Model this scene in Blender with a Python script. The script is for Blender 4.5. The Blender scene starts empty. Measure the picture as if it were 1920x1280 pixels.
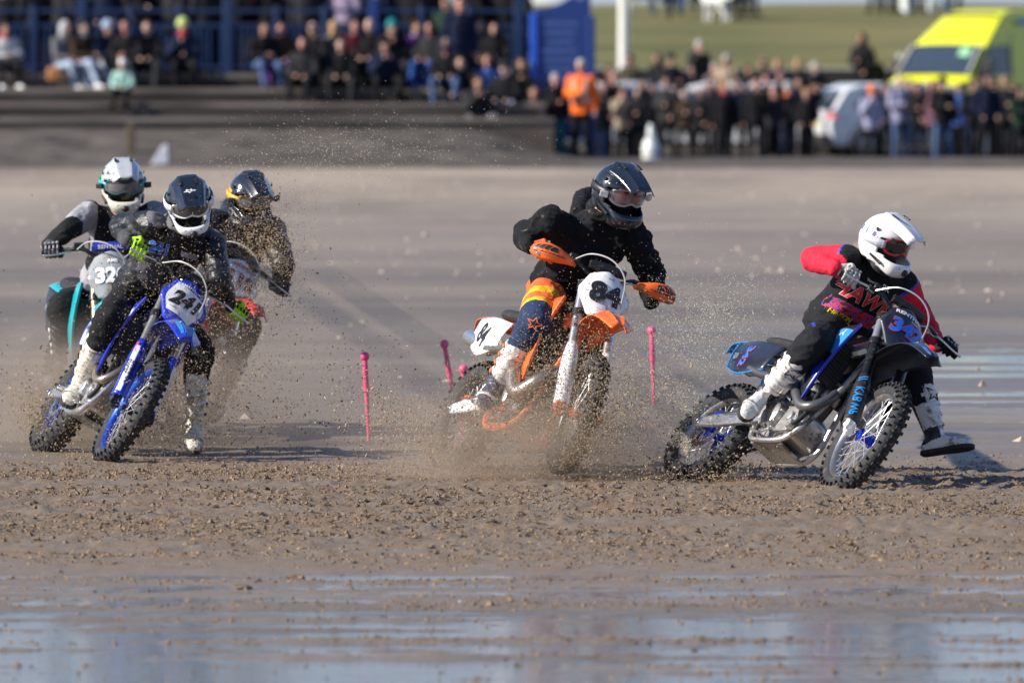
import bpy, bmesh, math, random
import numpy as np
from mathutils import Vector, Matrix, Quaternion, noise
from mathutils.bvhtree import BVHTree
R = math.radians
sc = bpy.context.scene
C = sc.collection
rnd = random.Random(7)
nrg = np.random.default_rng(7)
# ------------------------------------------------------------------ camera, sky, sun, exposure
F_PX, CAM_H, HOR = 20000.0, 2.53, 32.0
TILT = math.atan((640 - HOR) / F_PX)
cam = bpy.data.objects.new('camera', bpy.data.cameras.new('camera')); C.objects.link(cam)
cam.location = (0, 0, CAM_H); cam.rotation_euler = (math.pi / 2 - TILT, 0, 0)
cam.data.sensor_width = 36; cam.data.lens = F_PX / 1920 * 36
cam.data.clip_start = 1; cam.data.clip_end = 6000
cam.data.dof.use_dof = True; cam.data.dof.focus_distance = 57.6; cam.data.dof.aperture_fstop = 5.0
sc.camera = cam
SUN_EL = R(33); SUN_AZ = math.atan2(-.965, -.26)
w = bpy.data.worlds.new('World'); sc.world = w; w.use_nodes = True
nt = w.node_tree; nt.nodes.clear()
sky = nt.nodes.new('ShaderNodeTexSky'); sky.sky_type = 'NISHITA'; sky.sun_disc = False
sky.sun_elevation = SUN_EL; sky.sun_rotation = SUN_AZ % (2 * math.pi)
sky.air_density = 1.0; sky.dust_density = 0.2; sky.ozone_density = 1.2; sky.altitude = 0
bg = nt.nodes.new('ShaderNodeBackground'); bg.inputs['Strength'].default_value = 0.078
wo = nt.nodes.new('ShaderNodeOutputWorld')
# thin pale haze towards the horizon, the same all the way round
tint = nt.nodes.new('ShaderNodeMix'); tint.data_type = 'RGBA'; tint.blend_type = 'MULTIPLY'; tint.inputs[0].default_value = 1; tint.inputs[7].default_value = (.92, .98, 1.22, 1)
tcw = nt.nodes.new('ShaderNodeTexCoord'); sxw = nt.nodes.new('ShaderNodeSeparateXYZ'); mrw = nt.nodes.new('ShaderNodeMapRange'); mrw.interpolation_type = 'SMOOTHSTEP'
for i_, v_ in enumerate((-.05, .42, .85, 0.)): mrw.inputs[i_ + 1].default_value = v_
mxw = nt.nodes.new('ShaderNodeMix'); mxw.data_type = 'RGBA'; mxw.inputs[7].default_value = (3.5, 4.35, 5.7, 1)
nt.links.new(sky.outputs[0], tint.inputs[6]); nt.links.new(tcw.outputs['Generated'], sxw.inputs[0]); nt.links.new(sxw.outputs['Z'], mrw.inputs[0])
nt.links.new(mrw.outputs[0], mxw.inputs[0]); nt.links.new(tint.outputs[2], mxw.inputs[6]); nt.links.new(mxw.outputs[2], bg.inputs[0])
nt.links.new(bg.outputs[0], wo.inputs[0])
sl = bpy.data.lights.new('sun', 'SUN'); sl.energy = 5.0; sl.angle = R(.53); sl.color = (1, .93, .83)
so = bpy.data.objects.new('sun', sl); C.objects.link(so)
SD = Vector((-.965 * math.cos(SUN_EL), -.26 * math.cos(SUN_EL), math.sin(SUN_EL)))
so.rotation_euler = SD.to_track_quat('Z', 'Y').to_euler(); so.location = (-20, 40, 30)
sc.view_settings.view_transform = 'Standard'; sc.view_settings.look = 'None'
sc.view_settings.exposure = 0.64; sc.view_settings.gamma = 1; sc.view_settings.use_curve_mapping = False
sc.cycles.use_denoising = True; sc.cycles.max_bounces = 6; sc.cycles.volume_bounces = 1
sc.cycles.volume_step_rate = 1.0; sc.cycles.volume_max_steps = 64
sc.cycles.transparent_max_bounces = 12

def unproj(px, py, Y):
    """world point at distance Y (along +Y) seen at photograph pixel px,py: only used to read off real positions"""
    u = (px - 960) / F_PX; v = (640 - py) / F_PX
    dy = math.cos(TILT) + v * math.sin(TILT); dz = -math.sin(TILT) + v * math.cos(TILT)
    return Vector((u * Y / dy, Y, CAM_H + dz * Y / dy))

# ------------------------------------------------------------------ materials
MATS = {}
def mat(name, col, rough=.5, metal=0., dirt=0., bump=0., bscale=60., var=.12, vscale=8., coat=0., dcol=(.16, .115, .075), spec=.5, alpha=1., trans=0., emit=None, dscale=14., sheen=0., bdist=.01):
    if name in MATS: return MATS[name]
    m = bpy.data.materials.new(name); m.use_nodes = True; MATS[name] = m
    n = m.node_tree.nodes; l = m.node_tree.links; b = n['Principled BSDF']
    tc = n.new('ShaderNodeTexCoord')
    nz = n.new('ShaderNodeTexNoise'); nz.inputs['Scale'].default_value = vscale; nz.inputs['Detail'].default_value = 5
    l.new(tc.outputs['Object'], nz.inputs['Vector'])
    mr = n.new('ShaderNodeMapRange'); mr.inputs[1].default_value = .3; mr.inputs[2].default_value = .7
    mr.inputs[3].default_value = 1 - var; mr.inputs[4].default_value = 1 + var
    l.new(nz.outputs[0], mr.inputs[0])
    hs = n.new('ShaderNodeMix'); hs.data_type = 'RGBA'; hs.blend_type = 'MULTIPLY'; hs.inputs[0].default_value = 1
    hs.inputs[6].default_value = (*col, 1); l.new(mr.outputs[0], hs.inputs[7])
    out = hs.outputs[2]
    b.inputs['Roughness'].default_value = rough
    if dirt > 0:
        n2 = n.new('ShaderNodeTexNoise'); n2.inputs['Scale'].default_value = dscale; n2.inputs['Detail'].default_value = 9; n2.inputs['Roughness'].default_value = .72
        l.new(tc.outputs['Object'], n2.inputs['Vector'])
        r2 = n.new('ShaderNodeMapRange'); t = .66 - dirt * .28
        r2.inputs[1].default_value = t; r2.inputs[2].default_value = t + .09; r2.inputs[4].default_value = .85
        l.new(n2.outputs[0], r2.inputs[0])
        mx = n.new('ShaderNodeMix'); mx.data_type = 'RGBA'; mx.inputs[7].default_value = (*dcol, 1)
        l.new(r2.outputs[0], mx.inputs[0]); l.new(out, mx.inputs[6]); out = mx.outputs[2]
        rr = n.new('ShaderNodeMapRange'); rr.inputs[3].default_value = rough; rr.inputs[4].default_value = .85
        l.new(r2.outputs[0], rr.inputs[0]); l.new(rr.outputs[0], b.inputs['Roughness'])
    l.new(out, b.inputs['Base Color'])
    b.inputs['Metallic'].default_value = metal
    b.inputs['Specular IOR Level'].default_value = spec
    b.inputs['Coat Weight'].default_value = coat; b.inputs['Coat Roughness'].default_value = .08
    b.inputs['Alpha'].default_value = alpha; b.inputs['Transmission Weight'].default_value = trans
    if sheen: b.inputs['Sheen Weight'].default_value = sheen
    if emit: b.inputs['Emission Color'].default_value = (*emit[0], 1); b.inputs['Emission Strength'].default_value = emit[1]
    if bump:
        n3 = n.new('ShaderNodeTexNoise'); n3.inputs['Scale'].default_value = bscale; n3.inputs['Detail'].default_value = 6
        l.new(tc.outputs['Object'], n3.inputs['Vector'])
        bp = n.new('ShaderNodeBump'); bp.inputs['Strength'].default_value = min(1, bump); bp.inputs['Distance'].default_value = bdist
        l.new(n3.outputs[0], bp.inputs['Height']); l.new(bp.outputs[0], b.inputs['Normal'])
    return m
def cloth(name, col, rough=.85, var=.25, dirt=.25, **k):
    return mat(name, col, rough=rough, var=var, dirt=dirt, bump=.8, bdist=k.pop('bdist', .022), spec=.25, bscale=k.pop('bscale', 15.), sheen=k.pop('sheen', .0), dcol=(.20, .15, .10), **k)

# ------------------------------------------------------------------ mesh builder
def V(*a): return Vector(a)
class MB:
    def __init__(s): s.v = []; s.f = []; s.m = []
    def add(s, vs, fs, m=0):
        o = len(s.v); s.v += [Vector(p) for p in vs]; s.f += [[i + o for i in f] for f in fs]; s.m += [m] * len(fs); return s
    def box(s, c, size, rot=None, m=0):
        x, y, z = [d / 2 for d in size]; c = Vector(c)
        vs = [Vector(p) for p in ((-x,-y,-z),(x,-y,-z),(x,y,-z),(-x,y,-z),(-x,-y,z),(x,-y,z),(x,y,z),(-x,y,z))]
        if rot is not None: vs = [rot @ p for p in vs]
        return s.add([p + c for p in vs], [(3,2,1,0),(4,5,6,7),(0,1,5,4),(1,2,6,5),(2,3,7,6),(3,0,4,7)], m)
    def tube(s, pts, r, n=10, m=0, cap=True, flat=None):
        pts = [Vector(p) for p in pts]; k = len(pts)
        rs = r if isinstance(r, (list, tuple)) else [r] * k
        if len(rs) != k: rs = [np.interp(i / (k - 1), np.linspace(0, 1, len(rs)), rs) for i in range(k)]
        t0 = (pts[1] - pts[0]).normalized()
        u = t0.orthogonal().normalized() if flat is None else (Vector(flat[0]) - t0 * Vector(flat[0]).dot(t0)).normalized()
        q = flat[1] if flat else 1.
        vs = []; fs = []
        for i, p in enumerate(pts):
            t = (pts[min(i + 1, k - 1)] - pts[max(i - 1, 0)]).normalized()
            u = (u - t * u.dot(t)).normalized(); w_ = t.cross(u)
            for j in range(n):
                a = 2 * math.pi * j / n
                vs.append(p + (u * math.cos(a) + w_ * math.sin(a) * q) * rs[i])
        for i in range(k - 1):
            for j in range(n):
                a = i * n + j; b = i * n + (j + 1) % n
                fs.append((a, b, b + n, a + n))
        if cap: fs.append(tuple(range(n))[::-1]); fs.append(tuple((k - 1) * n + j for j in range(n)))
        return s.add(vs, fs, m)
    def loft(s, rings, m=0, cap=True, closed=True):
        n = len(rings[0]); vs = [p for r_ in rings for p in r_]; fs = []
        for i in range(len(rings) - 1):
            for j in range(n if closed else n - 1):
                a = i * n + j; b = i * n + (j + 1) % n; fs.append((a, b, b + n, a + n))
        if cap and closed: fs.append(tuple(range(n))[::-1]); fs.append(tuple((len(rings) - 1) * n + j for j in range(n)))
        return s.add(vs, fs, m)
    def grid(s, rows, m=0): return s.loft(rows, m, False, False)
    def lathe(s, prof, c=(0,0,0), ax='Y', n=24, m=0, closed=False, cap=True):
        """prof: (radius, height along axis)"""
        rings = []
        for r_, h in prof:
            ring = []
            for j in range(n):
                a = 2 * math.pi * j / n; x, y = r_ * math.cos(a), r_ * math.sin(a)
                p = (x, h, y) if ax == 'Y' else ((h, x, y) if ax == 'X' else (x, y, h))
                ring.append(Vector(p) + Vector(c))
            rings.append(ring)
        if closed: rings.append(rings[0])
        return s.loft(rings, m, cap=cap and not closed)
    def prism(s, poly, y0, y1, m=0):
        n = len(poly); vs = [(x, y0, z) for x, z in poly] + [(x, y1, z) for x, z in poly]
        fs = [tuple(range(n)), tuple(range(2 * n - 1, n - 1, -1))] + [(i, i + n, (i + 1) % n + n, (i + 1) % n) for i in range(n)]
        return s.add(vs, fs, m)
    def ball(s, c, r, n=8, m=0, rot=None):
        c = Vector(c); rr = Vector(r) if isinstance(r, (tuple, list, Vector)) else Vector((r, r, r)); vs = []; fs = []
        for i in range(1, n):
            ph = math.pi * i / n
            for j in range(2 * n):
                a = math.pi * j / n
                p = Vector((math.sin(ph) * math.cos(a) * rr.x, math.sin(ph) * math.sin(a) * rr.y, math.cos(ph) * rr.z))
                vs.append((rot @ p if rot is not None else p) + c)
        N = 2 * n
        for i in range(n - 2):
            for j in range(N): fs.append((i * N + j, (i + 1) * N + j, (i + 1) * N + (j + 1) % N, i * N + (j + 1) % N))
        t = Vector((0, 0, rr.z)); t = rot @ t if rot is not None else t
        vs += [c + t, c - t]; a, b = len(vs) - 2, len(vs) - 1
        for j in range(N):
            fs.append((a, j, (j + 1) % N)); fs.append((b, (n - 2) * N + (j + 1) % N, (n - 2) * N + j))
        return s.add(vs, fs, m)
    def xf(s, fn): s.v = [fn(p) for p in s.v]; return s
    def mesh(s, name):
        me = bpy.data.meshes.new(name); me.from_pydata([tuple(p) for p in s.v], [], s.f)
        me.polygons.foreach_set('material_index', s.m); me.update(); return me
    def build(s, name, mats, parent=None, smooth=True, bevel=0, solid=0, sub=0, off=None, ang=40):
        if off is not None: s.v = [p - off for p in s.v]
        me = s.mesh(name)
        return fin(name, me, mats, parent, smooth, bevel, solid, sub, ang)
def fin(name, me, mats, parent=None, smooth=True, bevel=0, solid=0, sub=0, ang=40):
    for m in (mats if isinstance(mats, (list, tuple)) else [mats]): me.materials.append(m)
    bm = bmesh.new(); bm.from_mesh(me); bmesh.ops.recalc_face_normals(bm, faces=bm.faces)
    if smooth:
        ca = math.cos(R(ang))
        for f in bm.faces: f.smooth = True
        for e in bm.edges:
            if len(e.link_faces) == 2 and e.link_faces[0].normal.dot(e.link_faces[1].normal) < ca: e.smooth = False
    bm.to_mesh(me); bm.free()
    o = bpy.data.objects.new(name, me); C.objects.link(o)
    if parent is not None: o.parent = parent
    if solid: d = o.modifiers.new('solid', 'SOLIDIFY'); d.thickness = solid; d.offset = 0
    if bevel: d = o.modifiers.new('bevel', 'BEVEL'); d.width = bevel; d.segments = 2; d.limit_method = 'ANGLE'; d.angle_limit = R(35)
    if sub:
        d = o.modifiers.new('sub', 'SUBSURF'); d.levels = sub; d.render_levels = sub
    return o
def tag(o, label=None, cat=None, group=None, kind=None):
    if label: o['label'] = label
    if cat: o['category'] = cat
    if group: o['group'] = group
    if kind: o['kind'] = kind
    return o
def empty(name, loc, label=None, cat=None, group=None, mtx=None):
    o = bpy.data.objects.new(name, None); C.objects.link(o); o.empty_display_size = .1
    if mtx is not None: o.matrix_world = mtx
    else: o.location = loc
    return tag(o, label, cat, group)
def cr(pts, k=6):
    """catmull-rom"""
    P = [Vector(p) for p in pts]; P = [2 * P[0] - P[1]] + P + [2 * P[-1] - P[-2]]; out = []
    for i in range(1, len(P) - 2):
        for j in range(k):
            t = j / k; a, b, c, d = P[i-1], P[i], P[i+1], P[i+2]
            out.append(.5 * ((2*b) + (c - a)*t + (2*a - 5*b + 4*c - d)*t*t + (3*b - a - 3*c + d)*t*t*t))
    out.append(P[-2]); return out
def remeshed(mb, voxel, smooth_it=6, wr=0., wscale=9., seed=0, fac=.5):
    """fuse overlapping closed volumes into one continuous skin, then crease it"""
    me = mb.mesh('tmp'); o = bpy.data.objects.new('tmp', me); C.objects.link(o)
    d = o.modifiers.new('r', 'REMESH'); d.mode = 'VOXEL'; d.voxel_size = voxel
    if smooth_it: d = o.modifiers.new('s', 'SMOOTH'); d.iterations = smooth_it; d.factor = fac
    dg = bpy.context.evaluated_depsgraph_get(); dg.update()
    m2 = bpy.data.meshes.new_from_object(o.evaluated_get(dg)); bpy.data.objects.remove(o); bpy.data.meshes.remove(me)
    m2.materials.clear()
    if wr:
        n = len(m2.vertices); co = np.zeros(n * 3); no = np.zeros(n * 3); m2.vertices.foreach_get('co', co); m2.vertices.foreach_get('normal', no)
        co = co.reshape(-1, 3); no = no.reshape(-1, 3); off = np.zeros(n)
        for i in range(n):
            x, y, z = co[i] * wscale; x += seed
            q = Vector((x * .6 + z * .5, y, z * 1.6 - x * .4))
            a = 1 - abs(noise.noise(q)) * 2.6; b = 1 - abs(noise.noise(q * 2.3 + Vector((5, 3, 1)))) * 2.4
            off[i] = wr * (max(a, -.6) * .7 + max(b, -.5) * .4 - .45)
        m2.vertices.foreach_set('co', (co + no * off[:, None]).ravel())
        m2.update()
    return m2
def paint(me, fn):
    for p in me.polygons: p.material_index = fn(p.center)
def text_me(s, size, offs=0., shear=0., cuts=0, spacing=1.):
    c = bpy.data.curves.new('t', 'FONT'); c.body = s; c.size = size; c.align_x = 'CENTER'; c.align_y = 'CENTER'
    c.offset = offs * size; c.shear = shear; c.space_character = spacing; c.resolution_u = 4; c.fill_mode = 'BOTH'
    o = bpy.data.objects.new('t', c); C.objects.link(o)
    dg = bpy.context.evaluated_depsgraph_get(); dg.update()
    me = bpy.data.meshes.new_from_object(o.evaluated_get(dg)); bpy.data.objects.remove(o); me.materials.clear()
    bm = bmesh.new(); bm.from_mesh(me); bmesh.ops.triangulate(bm, faces=bm.faces)
    if cuts: bmesh.ops.subdivide_edges(bm, edges=bm.edges, cuts=cuts, use_grid_fill=True)
    bm.to_mesh(me); bm.free(); return me
def text_on(s, size, fn, name, m, parent, offs=.0, shear=0., cuts=1, rot=0., spacing=1., stroke=None):
    """fn(u,v)->point; lettering laid along a surface. stroke=(material, growth): an outline below the letters"""
    for k, (mm, of, lift) in enumerate(([(stroke[0], offs + stroke[1], 0)] if stroke else []) + [(m, offs, 1)]):
        me = text_me(s, size, of, shear, cuts, spacing); c, si = math.cos(rot), math.sin(rot); bad = set()
        for v in me.vertices:
            u, w_ = v.co.x * c - v.co.y * si, v.co.x * si + v.co.y * c
            p = fn(u, w_, lift)
            if p is None: bad.add(v.index)
            else: v.co = p
        if bad:
            bm = bmesh.new(); bm.from_mesh(me); bm.verts.ensure_lookup_table()
            bmesh.ops.delete(bm, geom=[bm.verts[i] for i in bad], context='VERTS'); bm.to_mesh(me); bm.free()
        me.materials.append(mm); o = bpy.data.objects.new(name, me); C.objects.link(o); o.parent = parent
    return o
def bvh_of(me): return BVHTree.FromPolygons([v.co.copy() for v in me.vertices], [tuple(p.vertices) for p in me.polygons])
def caster(bvh, org, right, up, lift=.003):
    """letters cast from a point in front of a surface on to it (parent-local space)"""
    right = Vector(right).normalized(); up = Vector(up).normalized(); n = right.cross(up); org = Vector(org)
    def fn(u, v, k=1):
        h = bvh.ray_cast(org + right * u + up * v + n * .4, -n, .8)
        return None if h[0] is None else h[0] + n * (lift + k * .0015)
    return fn
# ------------------------------------------------------------------ shared materials
rubber = mat('rubber', (.022, .023, .026), .75, dirt=.35, bump=.3, dscale=20)
blackp = mat('black_plastic', (.018, .018, .02), .42, dirt=.35)
blackm = mat('black_metal', (.02, .02, .022), .35, .3, dirt=.3)
alu = mat('cast_aluminium', (.50, .49, .47), .38, .85, dirt=.5, bump=.15, bscale=90)
alub = mat('bright_aluminium', (.72, .72, .72), .28, .9, dirt=.3)
steel = mat('steel', (.62, .62, .63), .22, 1., dirt=.25)
spoke_m = mat('spoke_steel', (.62, .62, .63), .42, .7, dirt=.2)
chrome = mat('stanchion', (.75, .70, .60), .16, 1., dirt=.25)
darkeng = mat('dark_engine', (.10, .10, .105), .5, .6, dirt=.45)
titan = mat('heated_pipe', (.42, .36, .30), .33, .9, dirt=.35)
pipeblk = mat('dull_pipe', (.13, .13, .14), .4, .6, dirt=.3)
seatm = mat('seat_cover', (.02, .02, .022), .8, dirt=.2, bump=.4, bscale=140)
radm = mat('radiator', (.03, .03, .032), .6, .3, dirt=.2)
hose = mat('hose', (.012, .012, .013), .5)
white_print = mat('white_print', (.80, .80, .80), .5, dirt=.1)
black_print = mat('black_print', (.012, .012, .014), .5, dirt=.1)
clearm = mat('clear_film', (.75, .78, .8), .12, alpha=.14)

HEADP = Vector((1.035, 0, 1.05)); FAX = Vector((-.454, 0, .891)).normalized()
SPIN = [0]
def wheel(bk, fn, R_, tr, rimm, hubm, discm, side, discr, nk, wy, sid):
    """one wheel, built round its own axle: hub > tyre, rim, spokes, brake disc"""
    hub = MB()
    hub.lathe([(.0, -.062), (.018, -.062), (.020, -.045), (.040, -.042), (.042, -.036), (.026, -.030), (.022, 0), (.026, .030), (.042, .036), (.040, .042), (.020, .045), (.018, .062), (0, .062)], n=20)
    def place(mb_or_me, name, m, par, **k):
        if isinstance(mb_or_me, MB): mb_or_me.v = [fn(p) for p in mb_or_me.v]; return mb_or_me.build(name, m, par, **k)
        for v in mb_or_me.vertices: v.co = fn(v.co)
        return fin(name, mb_or_me, m, par)
    h = place(hub, 'wheel', hubm, bk)
    # tyre: carcass + knobs
    t = MB(); Rr = R_ - .052 * tr; prof = []
    rc = .049 * tr
    for j in range(14):
        a = math.pi * (-.80 + 1.60 * j / 13); prof.append((Rr - .006 + rc * math.cos(a) * 0.98, rc * 1.02 * math.sin(a) * wy))
    t.lathe(prof, n=72, cap=False)
    nb = 74; kn = []
    for i in range(nb):
        a = 2 * math.pi * i / nb
        rows = ((-.022, 0), (.022, 0)) if i % 2 else ((0, 0), (-.047, 1), (.047, 1))
        if i % 2 == 0: rows = rows
        for (yy, s) in rows:
            yy *= tr * wy; b = math.asin(max(-1, min(1, yy / (rc * 1.02 * wy)))) * .92
            rad = Rr - .006 + rc * math.cos(b)
            er = Vector((math.cos(a), 0, math.sin(a))); et = Vector((-math.sin(a), 0, math.cos(a))); ey = Vector((0, 1, 0))
            nn = er * math.cos(b) + ey * math.sin(b); tt = ey * math.cos(b) - er * math.sin(b)
            c = er * rad + ey * (math.sin(b) * rc * 1.02 * wy) + nn * .005
            M_ = Matrix((et, tt, nn)).transposed()
            t.box(c, (.017 if not s else .015, .020 * tr, .016), M_)
    place(t, 'tyre', rubber, h)
    rm = MB(); rr = Rr - rc * .86
    rm.lathe([(rr + .006, -.030 * wy), (rr + .004, -.034 * wy), (rr - .010, -.026 * wy), (rr - .017, -.010), (rr - .017, .010), (rr - .010, .026 * wy), (rr + .004, .034 * wy), (rr + .006, .030 * wy), (rr - .004, .018), (rr - .008, 0), (rr - .004, -.018)], n=60, closed=True)
    place(rm, 'rim', rimm, h)
    me = None
    for i in range(36):
        s_ = 1 if i % 2 else -1; k = i // 2
        a0 = 2 * math.pi * i / 36 + .1; a1 = a0 + (1.15 if k % 2 else -1.15)
        o_ = V(math.cos(a0) * (rr - .016), 0, math.sin(a0) * (rr - .016)); i_ = V(math.cos(a1) * .040, s_ * .038, math.sin(a1) * .040)
        sp = MB(); sp.tube([fn(i_), fn(i_.lerp(o_, .5)), fn(o_)], .0021, 5, cap=False); sp.ball(fn(o_ * .985), .0052, 3)
        sp.build('spoke', spoke_m, h)
    d = MB(); y = side * .058; n = 60
    for (ra, rb) in ((discr, discr - .030),):
        o1 = []; i1 = []
        for j in range(n):
            a = 2 * math.pi * j / n; ro = ra * (1 + .035 * math.sin(a * 12)); ri = rb * (1 - .05 * math.sin(a * 12))
            o1.append((ro * math.cos(a), ro * math.sin(a))); i1.append((ri * math.cos(a), ri * math.sin(a)))
        f = lambda q, yy: [V(x, yy, z) for x, z in q]
        d.loft([f(o1, y - .002), f(o1, y + .002), f(i1, y + .002), f(i1, y - .002), f(o1, y - .002)], cap=False)
    for k in range(6):
        a = k * math.pi / 3; d.tube([V(math.cos(a) * .03, y, math.sin(a) * .03), V(math.cos(a + .3) * (discr - .028), y, math.sin(a + .3) * (discr - .028))], .006, 5)
    place(d, 'brake_disc', discm, h)
    return h

def patch(fn, nu, nv):
    return [[fn(i / nu, j / nv) for j in range(nv + 1)] for i in range(nu + 1)]
def spl(pts, t):
    """piecewise catmull sample"""
    n = len(pts) - 1; x = min(max(t, 0), 1) * n; i = min(int(x), n - 1); f = x - i
    g = lambda k: Vector(pts[min(max(k, 0), n)])
    a, b, c, d = g(i - 1), g(i), g(i + 1), g(i + 2)
    if i == 0: a = 2 * b - c
    if i + 1 >= n: d = 2 * c - b
    return .5 * ((2*b) + (c - a)*f + (2*a - 5*b + 4*c - d)*f*f + (3*b - a - 3*c + d)*f*f*f)

def bike(q, label, P):
    x0, y0, z0, yaw, lean, pitch, st = q
    M4 = Matrix.Translation((x0, y0, z0)) @ Matrix.Rotation(yaw, 4, 'Z') @ Matrix.Rotation(-lean, 4, 'X') @ Matrix.Rotation(pitch, 4, 'Y')
    bk = empty('motorcycle', None, label, 'motorcycle', 'racing motorcycles on the wet beach', M4)
    SM = Matrix.Translation(HEADP) @ Matrix.Rotation(st, 4, FAX) @ Matrix.Translation(-HEADP)
    S = lambda p: SM @ Vector(p)
    col = P['col']; pl2 = P.get('col2', col); fend = P.get('fender', col)
    Y1 = Vector((0, 1, 0))
    # wheels
    sp_r, sp_f = P.get('spin', (0.3, .1))
    rotw = lambda a: (lambda p: V(p[0] * math.cos(a) - p[2] * math.sin(a), p[1], p[0] * math.sin(a) + p[2] * math.cos(a)))
    rr_, rf_ = rotw(sp_r), rotw(sp_f)
    wheel(bk, lambda p: rr_(p) + V(0, 0, .34), .34, 1.15, P['rim'], P['hub'], steel, -1, .118, 0, 1.12, 0)
    wheel(bk, lambda p: S(rf_(p) + V(1.485, 0, .348)), .348, .94, P['rim'], P['hub'], steel, 1, .132, 0, .98, 1)
    ST = lambda mb, name, m, **k: (mb.xf(S), mb.build(name, m, k.pop('par', bk), **k))[1]
    # swingarm
    sa = MB()
    for s in (-1, 1):
        sa.loft([[V(x, s * y + dy, z + dz) for dy, dz in ((-.014, -hh), (.014, -hh), (.014, hh), (-.014, hh))] for x, y, z, hh in
                 ((-.045, .118, .34, .020), (.02, .118, .342, .030), (.20, .112, .365, .044), (.38, .10, .392, .042), (.54, .085, .40, .045))])
    sa.box((.44, 0, .385), (.10, .17, .055)); sa.tube([V(.56, -.10, .40), V(.56, .10, .40)], .028, 12)
    o = sa.build('swingarm', P.get('swing', alub), bk, bevel=.008)
    for s in (-1, 1):
        ax = MB(); ax.box((-.012, s * .136, .34), (.06, .010, .045)); ax.tube([V(0, s * .12, .34), V(0, s * .150, .34)], .015, 6); ax.tube([V(-.03, s * .132, .342), V(-.085, s * .120, .343)], .006, 6)
        ax.build('axle_block', steel, o, bevel=.002)
    for (tx, x, z, c, sz, sh) in P.get('swing_text', ()):
        text_on(tx, sz, lambda u, v, k, x=x, z=z: V(x - 0 + u, -.1285 + .04 * (x + u) - .0015 * k, z + v + .085 * (u)), 'lettering', c, o, offs=.012, shear=sh)
    # chain + sprocket (left)
    ch = MB(); ch.lathe([(.105, .075), (.105, .079), (.07, .079), (.07, .075)], (0, 0, .34), n=40, closed=True)
    for k in range(5):
        a = k * 1.257; ch.tube([V(.03 * math.cos(a), .077, .34 + .03 * math.sin(a)), V(.09 * math.cos(a), .077, .34 + .09 * math.sin(a))], .008, 6)
    ch.build('sprocket', P.get('sprocket', alu), bk)
    cm = MB()
    for za, zb in ((.445, .475), (.235, .375)):
        A, B_ = V(-.01, .077, za), V(.60, .077, zb); n = 40
        for k in range(n): cm.box(A.lerp(B_, (k + .5) / n), (.013, .010 if k % 2 else .014, .011), Matrix.Rotation(-math.atan2(zb - za, .61), 3, 'Y'))
    tag(cm.build('chain', steel, bk, smooth=False), kind='stuff')
    # rear brake caliper
    cb = MB(); cb.box((.085, -.082, .415), (.075, .045, .045)); cb.build('brake_caliper', P.get('cal', blackm), bk, bevel=.008)
    # engine
    e = MB()
    case = [(.50, .36), (.52, .30), (.60, .262), (.80, .262), (.885, .30), (.915, .38), (.90, .46), (.84, .50), (.74, .52), (.62, .53), (.52, .47)]
    e.prism(case, -.088, .085)
    eng = e.build('engine', P.get('engm', alu), bk, bevel=.014)
    cc = MB()
    cc.lathe([(0, -.150), (.062, -.150), (.074, -.143), (.078, -.128), (.082, -.090), (.085, -.08)], (.655, 0, .405), n=28)
    for k in range(7):
        a = k * .9 + .3; cc.tube([V(.655 + .083 * math.cos(a), -.085, .405 + .083 * math.sin(a)), V(.655 + .083 * math.cos(a), -.140, .405 + .083 * math.sin(a))], .007, 6)
    cc.build('clutch_cover', P.get('clutch', alub), eng, bevel=.002)
    c2 = MB(); c2.prism([(.74, .30), (.86, .31), (.895, .40), (.85, .47), (.76, .47)], -.118, -.086)
    c2.lathe([(0, -.135), (.028, -.135), (.034, -.118)], (.83, 0, .40), n=16); c2.tube(cr([(.70, -.10, .50), (.78, -.115, .50), (.87, -.11, .47), (.92, -.09, .52)], 5), .011, 8)
    for x, z in ((.75, .31), (.85, .325), (.88, .40), (.84, .46), (.77, .46)): c2.ball((x, -.118 if z > .3 else -.092, z), .0085, 4)
    c2.build('side_cover', P.get('engm', alu), eng, bevel=.004)
    for x, z in ((.535, .305), (.60, .272), (.70, .270), (.80, .272), (.875, .31), (.905, .38), (.89, .455)):
        MB().tube([V(x, -.086, z), V(x, -.096, z)], .0085, 6).build('bolt', steel, eng)
    for k in range(5): MB().box((.585 + .055 * k, -.0895, .315), (.007, .008, .075)).build('case_rib', P.get('engm', alu), eng)
    wp_ = MB(); wp_.lathe([(0, -.142), (.022, -.142), (.030, -.130), (.032, -.112)], (.885, 0, .345), n=16); wp_.build('water_pump', P.get('clutch', alub), eng)
    MB().tube(cr([(.885, -.13, .345), (.93, -.125, .36), (.955, -.115, .45), (.93, -.11, .60)], 6), .0125, 9).build('water_hose', hose, eng)
    MB().tube(cr([(.70, -.10, .52), (.66, -.11, .60), (.72, -.09, .74), (.90, -.06, .92), (1.02, -.06, 1.06)], 6), .005, 6).build('clutch_cable', hose, eng)
    MB().tube(cr([(.60, -.125, .46), (.50, -.13, .44), (.30, -.14, .40), (.10, -.14, .40)], 6), .004, 6).build('brake_line', hose, eng)
    cbm = MB(); cbm.lathe([(.03, -.07), (.034, -.03), (.034, .03), (.03, .07)], (.665, 0, .64), n=14); cbm.box((.60, 0, .66), (.09, .08, .09)); cbm.build('carburettor', darkeng, eng, bevel=.006)
    c3 = MB(); c3.lathe([(.085, .08), (.082, .11), (.07, .125), (0, .128)], (.76, 0, .39), n=24); c3.build('ignition_cover', P.get('engm', alu), eng)
    cy = MB()
    ax_ = Vector((.20, 0, .98)).normalized(); sx = Vector((.98, 0, -.20))
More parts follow.
